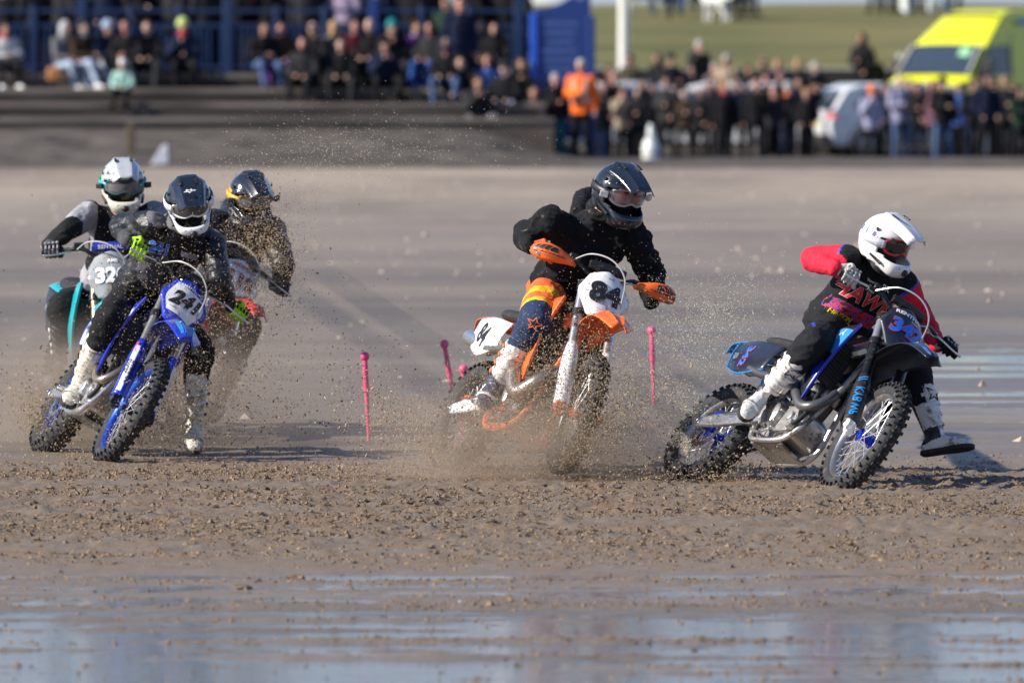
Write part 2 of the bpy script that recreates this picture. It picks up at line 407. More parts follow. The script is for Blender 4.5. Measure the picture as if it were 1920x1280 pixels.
    def slabz(h0, h1, a, b):
        c0 = V(.79, 0, .50); r0 = [c0 + ax_ * h0 + sx * u * a + Y1 * v * b for u, v in ((-1, -.6), (-.6, -1), (.6, -1), (1, -.6), (1, .6), (.6, 1), (-.6, 1), (-1, .6))]
        r1 = [p + ax_ * (h1 - h0) for p in r0]; cy.loft([r0, r1])
    slabz(0, .10, .062, .066)
    cy.build('cylinder', darkeng, eng, bevel=.004); cy = MB(); slabz(.102, .165, .075, .078); slabz(.167, .225, .060, .070); cy.build('cylinder_head', P.get('engm', alu), eng, bevel=.006)
    # frame
    fr = MB()
    for s in (-1, 1):
        fr.tube(cr([(1.03, s * .02, .98), (.95, s * .06, .90), (.80, s * .105, .80), (.64, s * .115, .66), (.57, s * .112, .52), (.53, s * .108, .38)], 5), [.028, .032, .030, .028, .028, .026], 8, flat=((0, 1, 0), 1.5))
        fr.tube(cr([(1.00, s * .015, .90), (.985, s * .03, .70), (.955, s * .065, .45), (.93, s * .09, .335), (.86, s * .10, .262), (.70, s * .105, .245), (.56, s * .105, .26), (.52, s * .105, .36)], 5), .0155, 8)
        fr.tube(cr([(.64, s * .07, .80), (.35, s * .075, .81), (.02, s * .07, .86)], 4), .012, 6); fr.tube([V(.56, s * .10, .56), V(.05, s * .075, .80)], .011, 6)
    fr.tube([V(1.045, 0, .92), V(.985, 0, 1.06)], .034, 12); fr.box((.70, 0, .243), (.30, .17, .012))
    frame = fr.build('frame', P.get('framem', alu), bk)
    if P.get('skid'):
        k_ = MB()
        for s in (-1, 1): k_.tube(cr(P['skid_pts'](s), 6), .0175, 9)
        k_.build('frame_guard', P['skid'], bk)
    # shock
    sh = MB(); pts = [V(.52 + .028 * math.cos(t * .9) + .0023 * t, .03 * math.sin(t * .9), .48 + .0055 * t) for t in range(56)]
    sh.tube(pts, .006, 6); sh.build('shock_spring', P.get('spring', white_print), bk)
    # exhaust
    ex = MB(); ex.tube(cr(P['pipe'], 7), P['pipe_r'], 14); exo = ex.build('exhaust_pipe', P['pipe_m'], bk)
    if P.get('muf', 0) is None: A = None
    mu = MB(); A, B_ = V(.14, -.100, .715), V(P.get('muf', -.10), -.098, .80); d = (B_ - A).normalized()
    mu.tube([A - d * .05, A, A + d * .02, B_ - d * .03, B_, B_ + d * .02], [.020, .030, .038, .038, .030, .018], 16, flat=((0, 1, 0), 1.2)); mu.build('muffler', P.get('muffm', alub), bk)
    # tank and seat
    tk = MB()
    ringy = lambda x, z, w_, h: [V(x, w_ * a, z + h * b) for a, b in ((-1, -.9), (-1, 0), (-.75, .75), (0, 1), (.75, .75), (1, 0), (1, -.9))]
    tk.loft([ringy(.98, .93, .05, .06), ringy(.90, .93, .085, .09), ringy(.76, .91, .10, .10), ringy(.62, .88, .08, .09), ringy(.54, .86, .06, .06)]); tk.build('fuel_tank', P.get('tank', blackp), bk, sub=1)
    se = MB(); se.loft([ringy(x, z, w_, .042) for x, z, w_ in ((.84, 1.005, .05), (.78, .985, .058), (.62, .940, .068), (.45, .915, .080), (.25, .925, .095), (.08, .95, .095), (-.04, .955, .075))]); se.build('seat', seatm, bk, sub=1)
    # radiators and shrouds
    for s in (-1, 1):
        rd = MB(); rd.box((.93, s * .115, .76), (.035, .105, .27))
        for k in range(12): rd.box((.952, s * .115, .65 + k * .02), (.012, .10, .004))
        r_o = rd.build('radiator', radm, bk, smooth=False)
        hz = MB(); hz.tube(cr([(.90, s * .09, .64), (.87, s * .075, .60), (.85, s * .05, .62)], 4), .014, 8); hz.tube(cr([(.92, s * .08, .90), (.9, s * .05, .80), (.86, s * .03, .74)], 4), .013, 8); hz.build('radiator_hose', hose, bk)
        top = [(.46, s * .085, .925), (.66, s * .115, .955), (.86, s * .155, .985), (1.0, s * .165, .995)]
        bot = [(.52, s * .105, .80), (.66, s * .130, .70), (.80, s * .165, .59), (.885, s * .155, .50)]
        def shf(u, v, s=s, top=top, bot=bot):
            p = spl(top, u).lerp(spl(bot, u), v); b = math.sin(v * math.pi) * math.sin(u * math.pi * .62) * .035; lead = max(0, u - .5) * 2
            return p + V(-.05 * lead * math.sin(v * math.pi) * 0 + .03 * lead * math.sin(v * math.pi), s * b, 0)
        so_ = MB().grid(patch(shf, 14, 10)); sho = so_.build('shroud', P.get('shroud', col), bk, solid=.006)
        if P.get('shroud_patch'):
            for (u0, u1, v0, v1, mm) in P['shroud_patch']:
                g = MB().grid(patch(lambda u, v: shf(u0 + (u1 - u0) * u, v0 + (v1 - v0) * v + .06 * u) + V(0, s * .0045, 0), 8, 4)); g.build('graphic', mm, sho)
        if P.get('edge'):  # coloured leading edge of the shroud
            g = MB().tube([shf(1, t / 14) + V(.004, 0, 0) for t in range(15)], .010, 8, flat=((0, 1, 0), .55)); g.build('shroud_edge', P['edge'], sho)
        for (tx, u_, v_, sz, c_, rt) in P.get('shroud_text', ()):
            def tf(a, b, k, u_=u_, v_=v_): return shf(min(1, max(0, u_ + a * 1.9)), min(1, max(0, v_ - b * 2.6))) + V(0, s * (.005 + .0015 * k), 0)
            if s < 0: text_on(tx, sz, tf, 'lettering', c_, sho, offs=.02, rot=rt)
        # side panel with race number
        tp = [(-.17, s * .095, .905), (.08, s * .118, .900), (.34, s * .115, .860)]; bt = [(-.10, s * .120, .715), (.10, s * .150, .655), (.30, s * .138, .700)]
        def spf(u, v, s=s, tp=tp, bt=bt): return spl(tp, u).lerp(spl(bt, u), v) + V(0, s * .012 * math.sin(v * math.pi), 0)
        pn = MB().grid(patch(spf, 10, 8)).build('side_panel', P['panel'], bk, solid=.005)
        def tf2(a, b, k): return spf(min(.98, max(.02, .42 + a * 2.0)), min(.98, max(.02, .50 - b * 4.4))) + V(0, s * (.0045 + .0015 * k), 0)
        if s < 0:
            for (tx, sz, c_, stc, rt) in P.get('side_text', ()):
                text_on(tx, sz, tf2, 'race_number', c_, pn, offs=.022, rot=rt, stroke=(stc, .03) if stc else None)
        if P.get('panel_trim'):
            g = MB().tube([spf(0, t / 8) for t in range(9)] + [spf(t / 8, 1) for t in range(1, 9)], .007, 6, flat=((0, 1, 0), .6)); g.build('panel_edge', P['panel_trim'], pn)
    # rear fender
    cl = [(.32, 0, .875), (.10, 0, .915), (-.12, 0, .945), (-.28, 0, .94), (-.37, 0, .905)]; wd = [.085, .098, .098, .08, .035]
    def rf(u, v):
        c_ = spl(cl, u); w_ = float(np.interp(u, np.linspace(0, 1, 5), wd)); t = v * 2 - 1
        return c_ + V(0, w_ * t, -.035 * abs(t) ** 2.5 - .006 * (1 - abs(t)))
    MB().grid(patch(rf, 14, 10)).build('rear_fender', P.get('rfender', fend), bk, solid=.005)
    # foot pegs, levers
    for s in (-1, 1):
        fp = MB(); fp.box((.53, s * .19, .335), (.055, .085, .018)); fp.tube([V(.53, s * .10, .34), V(.53, s * .16, .335)], .013, 6)
        for k in range(6): fp.box((.505 + (k % 2) * .05, s * (.16 + .014 * k), .348), (.008, .007, .012))
        fp.build('footpeg', steel, bk, bevel=.002)
    pd = MB(); pd.tube(cr([(.55, -.13, .30), (.66, -.145, .27), (.76, -.15, .29)], 5), .008, 7); pd.box((.775, -.152, .295), (.04, .03, .010)); pd.build('brake_pedal', P.get('pedal', alub), bk, bevel=.002)
    pd = MB(); pd.tube(cr([(.60, .12, .34), (.70, .13, .33), (.77, .14, .34)], 5), .007, 7); pd.build('shift_lever', alub, bk)
    pd = MB(); pd.tube(cr([(.60, -.13, .44), (.57, -.16, .52), (.50, -.165, .60), (.44, -.17, .61)], 5), .009, 7); pd.build('kick_starter', alub, bk)
    # fork
    F0 = V(1.455, 0, .348)
    f = lambda t, y, x=0.: F0 + FAX * t + V(.891, 0, .454) * x + V(0, y, 0)
    for s in (-1, 1):
        y = s * .10
        fo = MB().tube([f(.40, y), f(.44, y), f(.60, y), f(.62, y), f(.86, y), f(.868, y)], [.0245, .027, .027, .0285, .0285, .02], 16)
        leg = ST(fo, 'fork_leg', P['fork_up'])
        lo = MB().tube([f(.0, y), f(.46, y)], .0235, 14); ST(lo, 'fork_slider', P.get('slider', chrome), par=leg)
        if P.get('fork_black'): ST(MB().tube([f(.405, y), f(.66, y)], .0292, 16), 'fork_wrap', P['fork_black'], par=leg)
        lug = MB().tube([f(-.035, y, .005), f(-.02, y), f(.045, y)], [.018, .030, .027], 12); lug.tube([f(0, y - s * .005, .03), f(0, y + s * .04, .03)], .026, 12); lug.box(f(.005, y + s * .012, .02), (.06, .05, .05), Matrix.Rotation(R(27), 3, 'Y'))
        ST(lug, 'fork_lug', P['lug'], bevel=.005)
        # plastic guard wraps the outside and front of the lower leg
        g0, g1 = P.get('guard', (.02, .43))
        def gf(u, v, s=s, y=y):
            t = g0 + (g1 - g0) * u; a = R(-70 + 205 * v); wv = .036 + .008 * math.sin(u * math.pi) - .009 * max(0, u - .8) * 5
            if u < .2: wv += .006 * (1 - u / .2)
            return f(t, y + s * math.sin(a) * wv, math.cos(a) * wv * 1.05)
        gd = ST(MB().grid(patch(gf, 16, 12)), 'fork_guard', P['guardm'], solid=.005)
        if P.get('guard_stripe'):
            def gs(u, v): return S(gf(.06 + .80 * u, .20 + .42 * v)) + (S(f(.2, y + s * 1, .5)) - S(f(.2, y, 0))).normalized() * .0035
            MB().grid(patch(gs, 12, 6)).build('graphic', P['guard_stripe'], gd)
        if s < 0:
            for (tx, t_, sz, c_, off_, sh_) in P.get('guard_text', ()):
                def gt(a, b, k, t_=t_, off_=off_): # text runs down the leg
                    aa = R(30) + (b + off_) / .043; wv = (.0475 + (.0015 * k)); tt = t_ - a
                    if tt > g1: wv = .0305 + .0015 * k
                    return S(f(tt, y + s * math.sin(aa) * wv, math.cos(aa) * wv * 1.03))
                text_on(tx, sz, gt, 'lettering', c_, gd, offs=.02, shear=sh_)
    tc = MB()
    for t, xx in ((.83, -.012), (.645, -.005)):
        for s in (-1, 1):
            tc.tube([f(t - .022, s * .10), f(t + .022, s * .10)], .037, 16)
        rot = Matrix.Rotation(R(27) * -1, 3, 'Y'); tc.box(f(t, 0, -.012), (.055, .19, .030), rot)
    ST(tc, 'triple_clamp', P.get('clamp', blackm), bevel=.004)
    ST(MB().tube([f(.0, -.085, .03), f(0, .085, .03)], .012, 10), 'front_axle', steel)
    cb = MB(); cb.box(f(.06, .085, -.055), (.05, .045, .095), Matrix.Rotation(R(-27), 3, 'Y')); ST(cb, 'brake_caliper', P.get('cal', blackm), bevel=.01)
    # bars
    bar = cr([(.975, -.405, 1.195), (.99, -.29, 1.205), (1.035, -.17, 1.215), (1.06, -.09, 1.172), (1.062, 0, 1.165), (1.06, .09, 1.172), (1.035, .17, 1.215), (.99, .29, 1.205), (.975, .405, 1.195)], 6)
    hb = ST(MB().tube(bar, .0135, 10), 'handlebar', P.get('barm', blackm))
    for s in (-1, 1):
        b0, b1 = V(.985, s * .275, 1.203), V(.974, s * .408, 1.193)
        gr = MB().tube([b0, b0.lerp(b1, .04), b0.lerp(b1, .07), b0.lerp(b1, .96), b1], [.024, .024, .0165, .0165, .020], 12); ST(gr, 'grip', P.get('gripm', mat('grip_rubber', (.02, .02, .02), .8)))
        lv = MB().tube(cr([(1.005, s * .225, 1.205), (1.045, s * .25, 1.200), (1.055, s * .33, 1.185), (1.05, s * .405, 1.180)], 5), [.009, .007, .006, .006, .008], 8, flat=((0, 0, 1), .7))
        lv.box((1.0, s * .215, 1.212), (.035, .045, .03)); ST(lv, 'brake_lever' if s < 0 else 'clutch_lever', alub, bevel=.002)
    mc = MB(); mc.box((1.02, -.185, 1.235), (.05, .065, .035)); ST(mc, 'master_cylinder', blackm, bevel=.006)
    for s in (-1, 1):
        ST(MB().tube([V(1.06, s * .045, 1.135), V(1.063, s * .045, 1.185)], .024, 10), 'bar_mount', alub)
    pad = MB(); pad.tube([V(1.075, -.105, 1.222), V(1.078, 0, 1.224), V(1.075, .105, 1.222)], [.024, .030, .024], 10, flat=((0, 0, 1), .8))
    pd_ = ST(pad, 'bar_pad', P.get('pad', blackp))
    if P.get('pad_text'): text_on(P['pad_text'], .034, lambda a, b, k: S(V(1.1035 - .006 * abs(a) * 8 + .0015 * k, a, 1.226 + b)), 'lettering', white_print, pd_, offs=.012)
    cab = MB()
    cab.tube(cr([(1.03, -.20, 1.21), (1.16, -.13, 1.26), (1.235, -.02, 1.25), (1.255, .07, 1.17), (1.22, .10, 1.02), (1.19, .12, .80)], 7), .0045, 6)
    cab.tube(cr([(1.03, .20, 1.20), (1.13, .10, 1.17), (1.12, .02, 1.08), (1.0, .03, .98)], 6), .005, 6); ST(cab, 'brake_hose', P.get('cable', mat('pale_hose', (.45, .45, .44), .35)))
    # number plate
    pw = [(.0, .070), (.05, .094), (.46, .150), (.58, .150), (.97, .080), (1., .060)]
    def npf(u, v, lift=0.):  # u 0 top .. 1 bottom; the outline has corners
        w_ = float(np.interp(u, [a for a, b in pw], [b for a, b in pw])); t = v * 2 - 1
        return f(.895 - .285 * u + (.012 * (1 - abs(t)) if u < .05 else 0), w_ * t, .098 + .018 * math.sin(u * 3.1) - .035 * t * t + lift)
    npo = ST(MB().grid(patch(npf, 50, 12)), 'number_plate', P['plate'], solid=.005)
    def nfl(a, b, k, du=0., l=.004):  # a across as seen from the front, b up
        u = .50 + du - b / .285; w_ = float(np.interp(u, [q[0] for q in pw], [q[1] for q in pw])); t = a / w_
        return S(f(.895 - .285 * u, a, .098 + .018 * math.sin(min(1, max(0, u)) * 3.1) - .035 * min(1.1, t * t) + l + .004 + .0015 * k))
    if P.get('plate_white'):
        u0, u1, v0, v1 = P['plate_white']; g = MB().grid(patch(lambda u, v: S(npf(u0 + (u1 - u0) * u + .10 * (v - .5), v0 + (v1 - v0) * v, .0045)), 12, 12)); g.build('graphic', whitepl, npo)
    for (tx, sz, a0, b0, c_, stc, rt, offs_, shr) in P['plate_text']:
        text_on(tx, sz, lambda a, b, k: nfl(a + a0, b + b0, k), 'race_number' if tx[0].isdigit() else 'lettering', c_, npo, offs=offs_, rot=rt, shear=shr, stroke=(stc, .03) if stc else None)
    # front fender
    cf = [(.93, 0, .83), (1.10, 0, .885), (1.30, 0, .925), (1.50, 0, .925), (1.66, 0, .895), (1.80, 0, .835)]; wf = [.055, .085, .105, .115, .105, .042]
    def ff(u, v):
        c_ = spl(cf, u); w_ = float(np.interp(u, np.linspace(0, 1, 6), wf)); t = v * 2 - 1; a = abs(t)
        ridge = .012 * math.exp(-((a - .38) / .12) ** 2)
        return c_ + V(.02 * a, w_ * t, -.065 * a ** 2.2 * (1 - .45 * u) + ridge)
    ffo = ST(MB().grid(patch(ff, 22, 16)), 'front_fender', fend, solid=.005)
    for (tx, sz, u_, c_) in P.get('fender_text', ()):
        text_on(tx, sz, lambda a, b, k: S(ff(min(1, u_ - b * 1.05), .5 + a / .20) + V(.0, 0, .005 + .0015 * k)), 'lettering', c_, ffo, offs=.02)
    if P.get('fender_patch'):
        g = MB().grid(patch(lambda u, v: S(ff(P['fender_patch'][0] + (P['fender_patch'][1] - P['fender_patch'][0]) * u, .16 + .68 * v) + V(0, 0, .0045)), 10, 8)); g.build('graphic', P['fender_patch'][2], ffo)
    if P.get('handguard'):
        for s in (-1, 1):
            ol = [(1.035, s * .17, 1.195, .012), (1.075, s * .22, 1.20, .024), (1.085, s * .29, 1.205, .043), (1.070, s * .36, 1.207, .050), (1.03, s * .415, 1.205, .034), (1.00, s * .43, 1.20, .008)]
            def hg(u, v):
                a = spl([(x, y, z) for x, y, z, h in ol], u); h = float(np.interp(u, np.linspace(0, 1, 6), [o[3] for o in ol])); t = 2 * v - 1
                return a + V(-.018 * t * t + .0, 0, h * t)
            g = ST(MB().grid(patch(hg, 14, 8)), 'hand_guard', P['handguard'], solid=.005)
            ins = MB().grid(patch(lambda u, v: S(hg(.42 + .46 * u, .30 + .58 * v) + V(.004, 0, 0)), 8, 6)).build('guard_inset', blackp, g)
            for k in range(4):
                MB().tube([S(hg(.48 + .09 * k, .40) + V(.007, 0, 0)), S(hg(.56 + .09 * k, .62) + V(.007, 0, 0)), S(hg(.5 + .09 * k, .84) + V(.007, 0, 0))], .0022, 5).build('rib', P['handguard'], g)
            st_ = MB().grid(patch(lambda u, v: S(hg(.22 + .52 * u, .28 + .26 * v) + V(.0075, 0, 0)), 8, 3)).build('name_bar', P['handguard'], g)
            text_on('ACERBIS', .036, lambda a, b, k: S(hg(.50 + s * a * 3.0, .41 + b * 4.4) + V(.010 + .001 * k, 0, 0)), 'lettering', black_print, g, offs=.02)
    return bk, M4, S
# ------------------------------------------------------------------ the five machines
orange = mat('orange_plastic', (.86, .145, .018), .32, dirt=.30, coat=.3)
whitepl = mat('white_plastic', (.78, .79, .80), .32, dirt=.24, coat=.3)
bluepl = mat('blue_plastic', (.012, .035, .42), .28, dirt=.30, coat=.4)
skyblue = mat('sky_blue_print', (.03, .27, .66), .35, dirt=.2, coat=.3)
redpl = mat('red_plastic', (.72, .035, .03), .32, dirt=.25, coat=.3)
tealpl = mat('teal_plastic', (.01, .36, .40), .32, dirt=.25, coat=.3)
greypl = mat('grey_plastic', (.30, .32, .33), .4, dirt=.4)
darkgr = mat('dark_graphic', (.016, .020, .032), .3, dirt=.2, coat=.4)
silver = mat('silver_anodised', (.52, .53, .54), .3, .8, dirt=.2)
blackan = mat('black_anodised', (.025, .025, .028), .25, .5, dirt=.3)
rimsil = mat('rim_silver', (.45, .45, .46), .3, .85, dirt=.45)
rimblue = mat('rim_blue', (.02, .09, .55), .3, .6, dirt=.3)
rimblk = mat('rim_black', (.03, .03, .035), .3, .5, dirt=.3)
hubblue = mat('hub_blue', (.01, .05, .60), .28, .6, dirt=.12)
huborange = mat('hub_orange', (.8, .16, .03), .35, .4, dirt=.35)
num_blue = mat('number_blue', (.015, .17, .75), .4, dirt=.05)
num_red = mat('number_red_edge', (.6, .03, .03), .4)
yellow = mat('yellow_print', (.85, .62, .02), .4, dirt=.15)
pinkm = mat('pink_plastic', (.80, .09, .16), .4)
golden = mat('gold_fork', (.55, .42, .22), .22, .9, dirt=.2)
rad_curve4 = [(.84, .0, .66), (.93, -.02, .65), (1.0, -.07, .56), (.985, -.125, .47), (.90, -.145, .46), (.80, -.15, .53), (.70, -.135, .60), (.52, -.12, .64), (.30, -.125, .67), (.16, -.135, .70)]
Q = {'a': (0.918, 57.7055, 0, -1.0248, 0.6921, -0.0164, -0.1851), 'b': (-0.3666, 59.0984, 0, -1.1673, 0.453, -0.0422, -0.2089),
     'c': (-2.7433, 61.7119, 0, -1.2934, 0.5702, -0.0038, -0.0241), 'd': (-2.7481, 64.6963, -.03, -1.306, 0.0759, 0.0283, -0.245), 'e': (-2.6578, 65.4104, 0, -1.1213, 0.5294, -0.0135, -0.0312)}
red_print = mat('red_print', (.72, .03, .03), .5)
BK = {}
BK['a'] = bike(Q['a'], 'black and blue motorcycle numbered 342, leaning hardest, first in the line', dict(
    col=darkgr, fender=darkgr, shroud=darkgr, edge=bluepl, shroud_patch=[(.62, .98, .04, .40, skyblue), (.70, .96, .52, .74, bluepl)], shroud_text=[('RYE', .74, .45, .05, yellow, 1.1), ('TY', .80, .20, .06, white_print, .9)],
    rim=rimsil, hub=hubblue, swing=alub, swing_text=[('Talon', .10, .355, red_print, .020, .2), ('EVOTECH', .20, .366, skyblue, .036, .2), ('D.I.D', .31, .376, red_print, .022, .2)],
    engm=alu, clutch=alu, framem=alu, pipe=rad_curve4, pipe_r=[.024, .026, .028, .028, .028, .030, .036, .030, .024, .022], pipe_m=pipeblk,
    plate=darkgr, plate_text=[('342', .132, -.004, -.012, num_blue, num_red, 0, .045, .1), ('RENTHAL', .040, .0, .098, white_print, None, 0, .035, .15), ('ELEMENT', .018, .05, .066, white_print, None, 0, .02, 0)],
    panel=darkgr, panel_trim=skyblue, side_text=[('342', .095, num_blue, num_red, -1.45)], rfender=skyblue,
    fork_up=silver, fork_black=blackan, guardm=blackp, guard=(.02, .40), guard_text=[('KYB', .22, .062, skyblue, .0, .1), ('//', .34, .06, skyblue, .0, .2), ('WP', .11, .055, skyblue, .0, .2)], lug=whitepl,
    cal=hubblue, pad=blackp, sprocket=hubblue, tank=blackp, fender_text=[('FACTORY', .03, .70, white_print)], fender_patch=(.66, .985, mat('blue_grey_graphic', (.05, .13, .30), .35, dirt=.35, var=.8, vscale=22, dcol=(.25, .27, .30))), cable=mat('steel_line', (.5, .5, .5), .3, .6)))
BK['b'] = bike(Q['b'], 'orange and white motorcycle numbered 84 sliding through spray in the middle', dict(
    col=orange, shroud=orange, edge=orange, shroud_patch=[(.30, .70, .10, .30, whitepl)],
    rim=rimblk, hub=huborange, swing=whitepl, swing_text=[('CS', .22, .368, black_print, .05, .3)], engm=darkeng, clutch=alub, framem=orange, skid=orange,
    skid_pts=lambda s: [(.93, s * .09, .30), (.86, s * .125, .235), (.72, s * .13, .215), (.58, s * .13, .235), (.53, s * .13, .33)],
    pipe=[(.87, -.0, .60), (.99, -.05, .60), (1.0, -.12, .50), (.90, -.155, .42), (.80, -.165, .50), (.70, -.15, .66), (.50, -.12, .72), (.30, -.125, .70), (.16, -.135, .70)], pipe_r=[.022, .03, .042, .050, .056, .050, .032, .024, .022], pipe_m=titan,
    plate=whitepl, plate_text=[('84', .178, -.0, -.010, black_print, None, 0, .05, 0), ('onX', .022, .02, .105, black_print, None, 0, .01, 0)],
    panel=whitepl, side_text=[('84', .165, black_print, None, -.25)], rfender=orange, muf=-.26, fork_up=silver, guardm=whitepl, guard=(.02, .44), guard_text=[('RACE', .60, .050, black_print, .0, 0)], lug=orange,
    handguard=orange, cal=huborange, pad=blackp, tank=blackp, gripm=mat('grip_grey', (.1, .1, .1), .8)))
BK['c'] = bike(Q['c'], 'blue and white motorcycle numbered 241 leading the bunch on the left', dict(
    col=bluepl, shroud=bluepl, edge=bluepl, shroud_patch=[(.86, .99, .16, .60, whitepl)],
    rim=rimblue, hub=blackan, swing=alu, engm=alu, clutch=alub, framem=alub, skid=alub,
    skid_pts=lambda s: [(.98, s * .06, .55), (.95, s * .09, .38), (.88, s * .125, .26), (.72, s * .13, .235), (.58, s * .13, .26), (.53, s * .13, .36)],
    pipe=rad_curve4, pipe_r=[.022, .024, .024, .024, .024, .024, .026, .024, .022, .022], pipe_m=titan,
    plate=bluepl, plate_white=(.20, .86, .10, .90),
    plate_text=[('241', .125, .0, -.002, black_print, None, 0, .055, .25), ('YAMAHA', .028, -.03, .098, white_print, None, 0, .04, .15), ('FACTORY', .018, .06, .090, white_print, None, 0, .02, .15)],
    fender_text=[('YAMAHA', .026, .72, white_print)], fender_patch=(.66, .93, skyblue),
    panel=whitepl, panel_trim=bluepl, side_text=[('241', .12, black_print, None, -.3)], rfender=bluepl,
    fork_up=mat('champagne_fork', (.50, .46, .37), .28, .85, dirt=.2), guardm=bluepl, guard=(.03, .45), guard_stripe=whitepl, guard_text=[('EXCEL', .23, .036, black_print, .016, 0), ('DUNLOP', .20, .040, black_print, -.020, .25), ('METTEC', .37, .020, red_print, .012, 0)], lug=blackan,
    cal=blackm, pad=blackp, tank=bluepl))
BK['d'] = bike(Q['d'], 'teal motorcycle with clear grey number plate, furthest left and half hidden in dust', dict(
    col=tealpl, shroud=tealpl, edge=tealpl, rim=rimblk, hub=blackan, engm=darkeng, framem=blackm, pipe=rad_curve4, pipe_r=.024, pipe_m=pipeblk,
    plate=mat('pale_plate', (.30, .32, .34), .35, dirt=.5), plate_text=[('320', .13, .0, -.015, white_print, None, 0, .05, 0), ('AME', .032, .01, .085, white_print, None, 0, .03, 0)], panel=blackp, side_text=[('320', .1, black_print, None, -.3)], rfender=tealpl,
    fork_up=golden, guardm=tealpl, lug=blackan, pad=bluepl, pad_text='RENTHAL', tank=blackp))
BK['e'] = bike(Q['e'], 'red and white motorcycle numbered 110 behind the others, hidden in flying sand', dict(
    col=redpl, shroud=redpl, edge=redpl, rim=rimblk, hub=blackan, engm=darkeng, framem=alu, pipe=rad_curve4, pipe_r=.024, pipe_m=titan,
    plate=whitepl, plate_text=[('110', .13, .0, -.012, black_print, red_print, 0, .04, 0), ('HONDA', .040, .01, .098, red_print, None, 0, .04, 0)], panel=whitepl, side_text=[('110', .1, black_print, None, -.3)], rfender=redpl,
    fork_up=chrome, guardm=redpl, lug=blackan, tank=blackp))
# ------------------------------------------------------------------ riders
skin = mat('skin', (.45, .26, .19), .5, var=.1)
lens_dark = mat('dark_lens', (.012, .011, .012), .06, coat=.6, var=0)
def joint2(A, B, px, py, L1, L2, Yref, span=.6, near=.12):
    """the elbow or knee: at the distance that gives both bones their length"""
    best = None
    for k in range(241):
        Y = Yref - span + 2 * span * k / 240; p = unproj(px, py, Y)
        e = abs((p - A).length - L1) + abs((p - B).length - L2) + near * (Y - Yref)
        if best is None or e < best[0]: best = (e, p)
    return best[1]
def capsule(mb, pts, r, n=14):
    pts = [Vector(p) for p in pts]; mb.tube(cr(pts, 5), list(r), n); mb.ball(pts[0], r[0] * .99, 7); mb.ball(pts[-1], r[-1] * .99, 7)
def trunk(mb, pel, mid, chest, neck, side, prof):
    """prof: list of (t, halfwidth, halfdepth)"""
    pts = cr([pel, mid, chest, neck], 6); rings = []; K = len(pts)
    for t, wx, wy in prof:
        x = t * (K - 1); i = min(int(x), K - 2); p = pts[i].lerp(pts[i+1], x - i); tg = (pts[i+1] - pts[i]).normalized()
        s = (side - tg * side.dot(tg)).normalized(); f = tg.cross(s)
        rings.append([p + s * (wx * math.copysign(abs(math.cos(a)) ** .75, math.cos(a))) + f * (wy * math.copysign(abs(math.sin(a)) ** .85, math.sin(a))) for a in [2 * math.pi * j / 20 for j in range(20)]])
    mb.loft(rings)

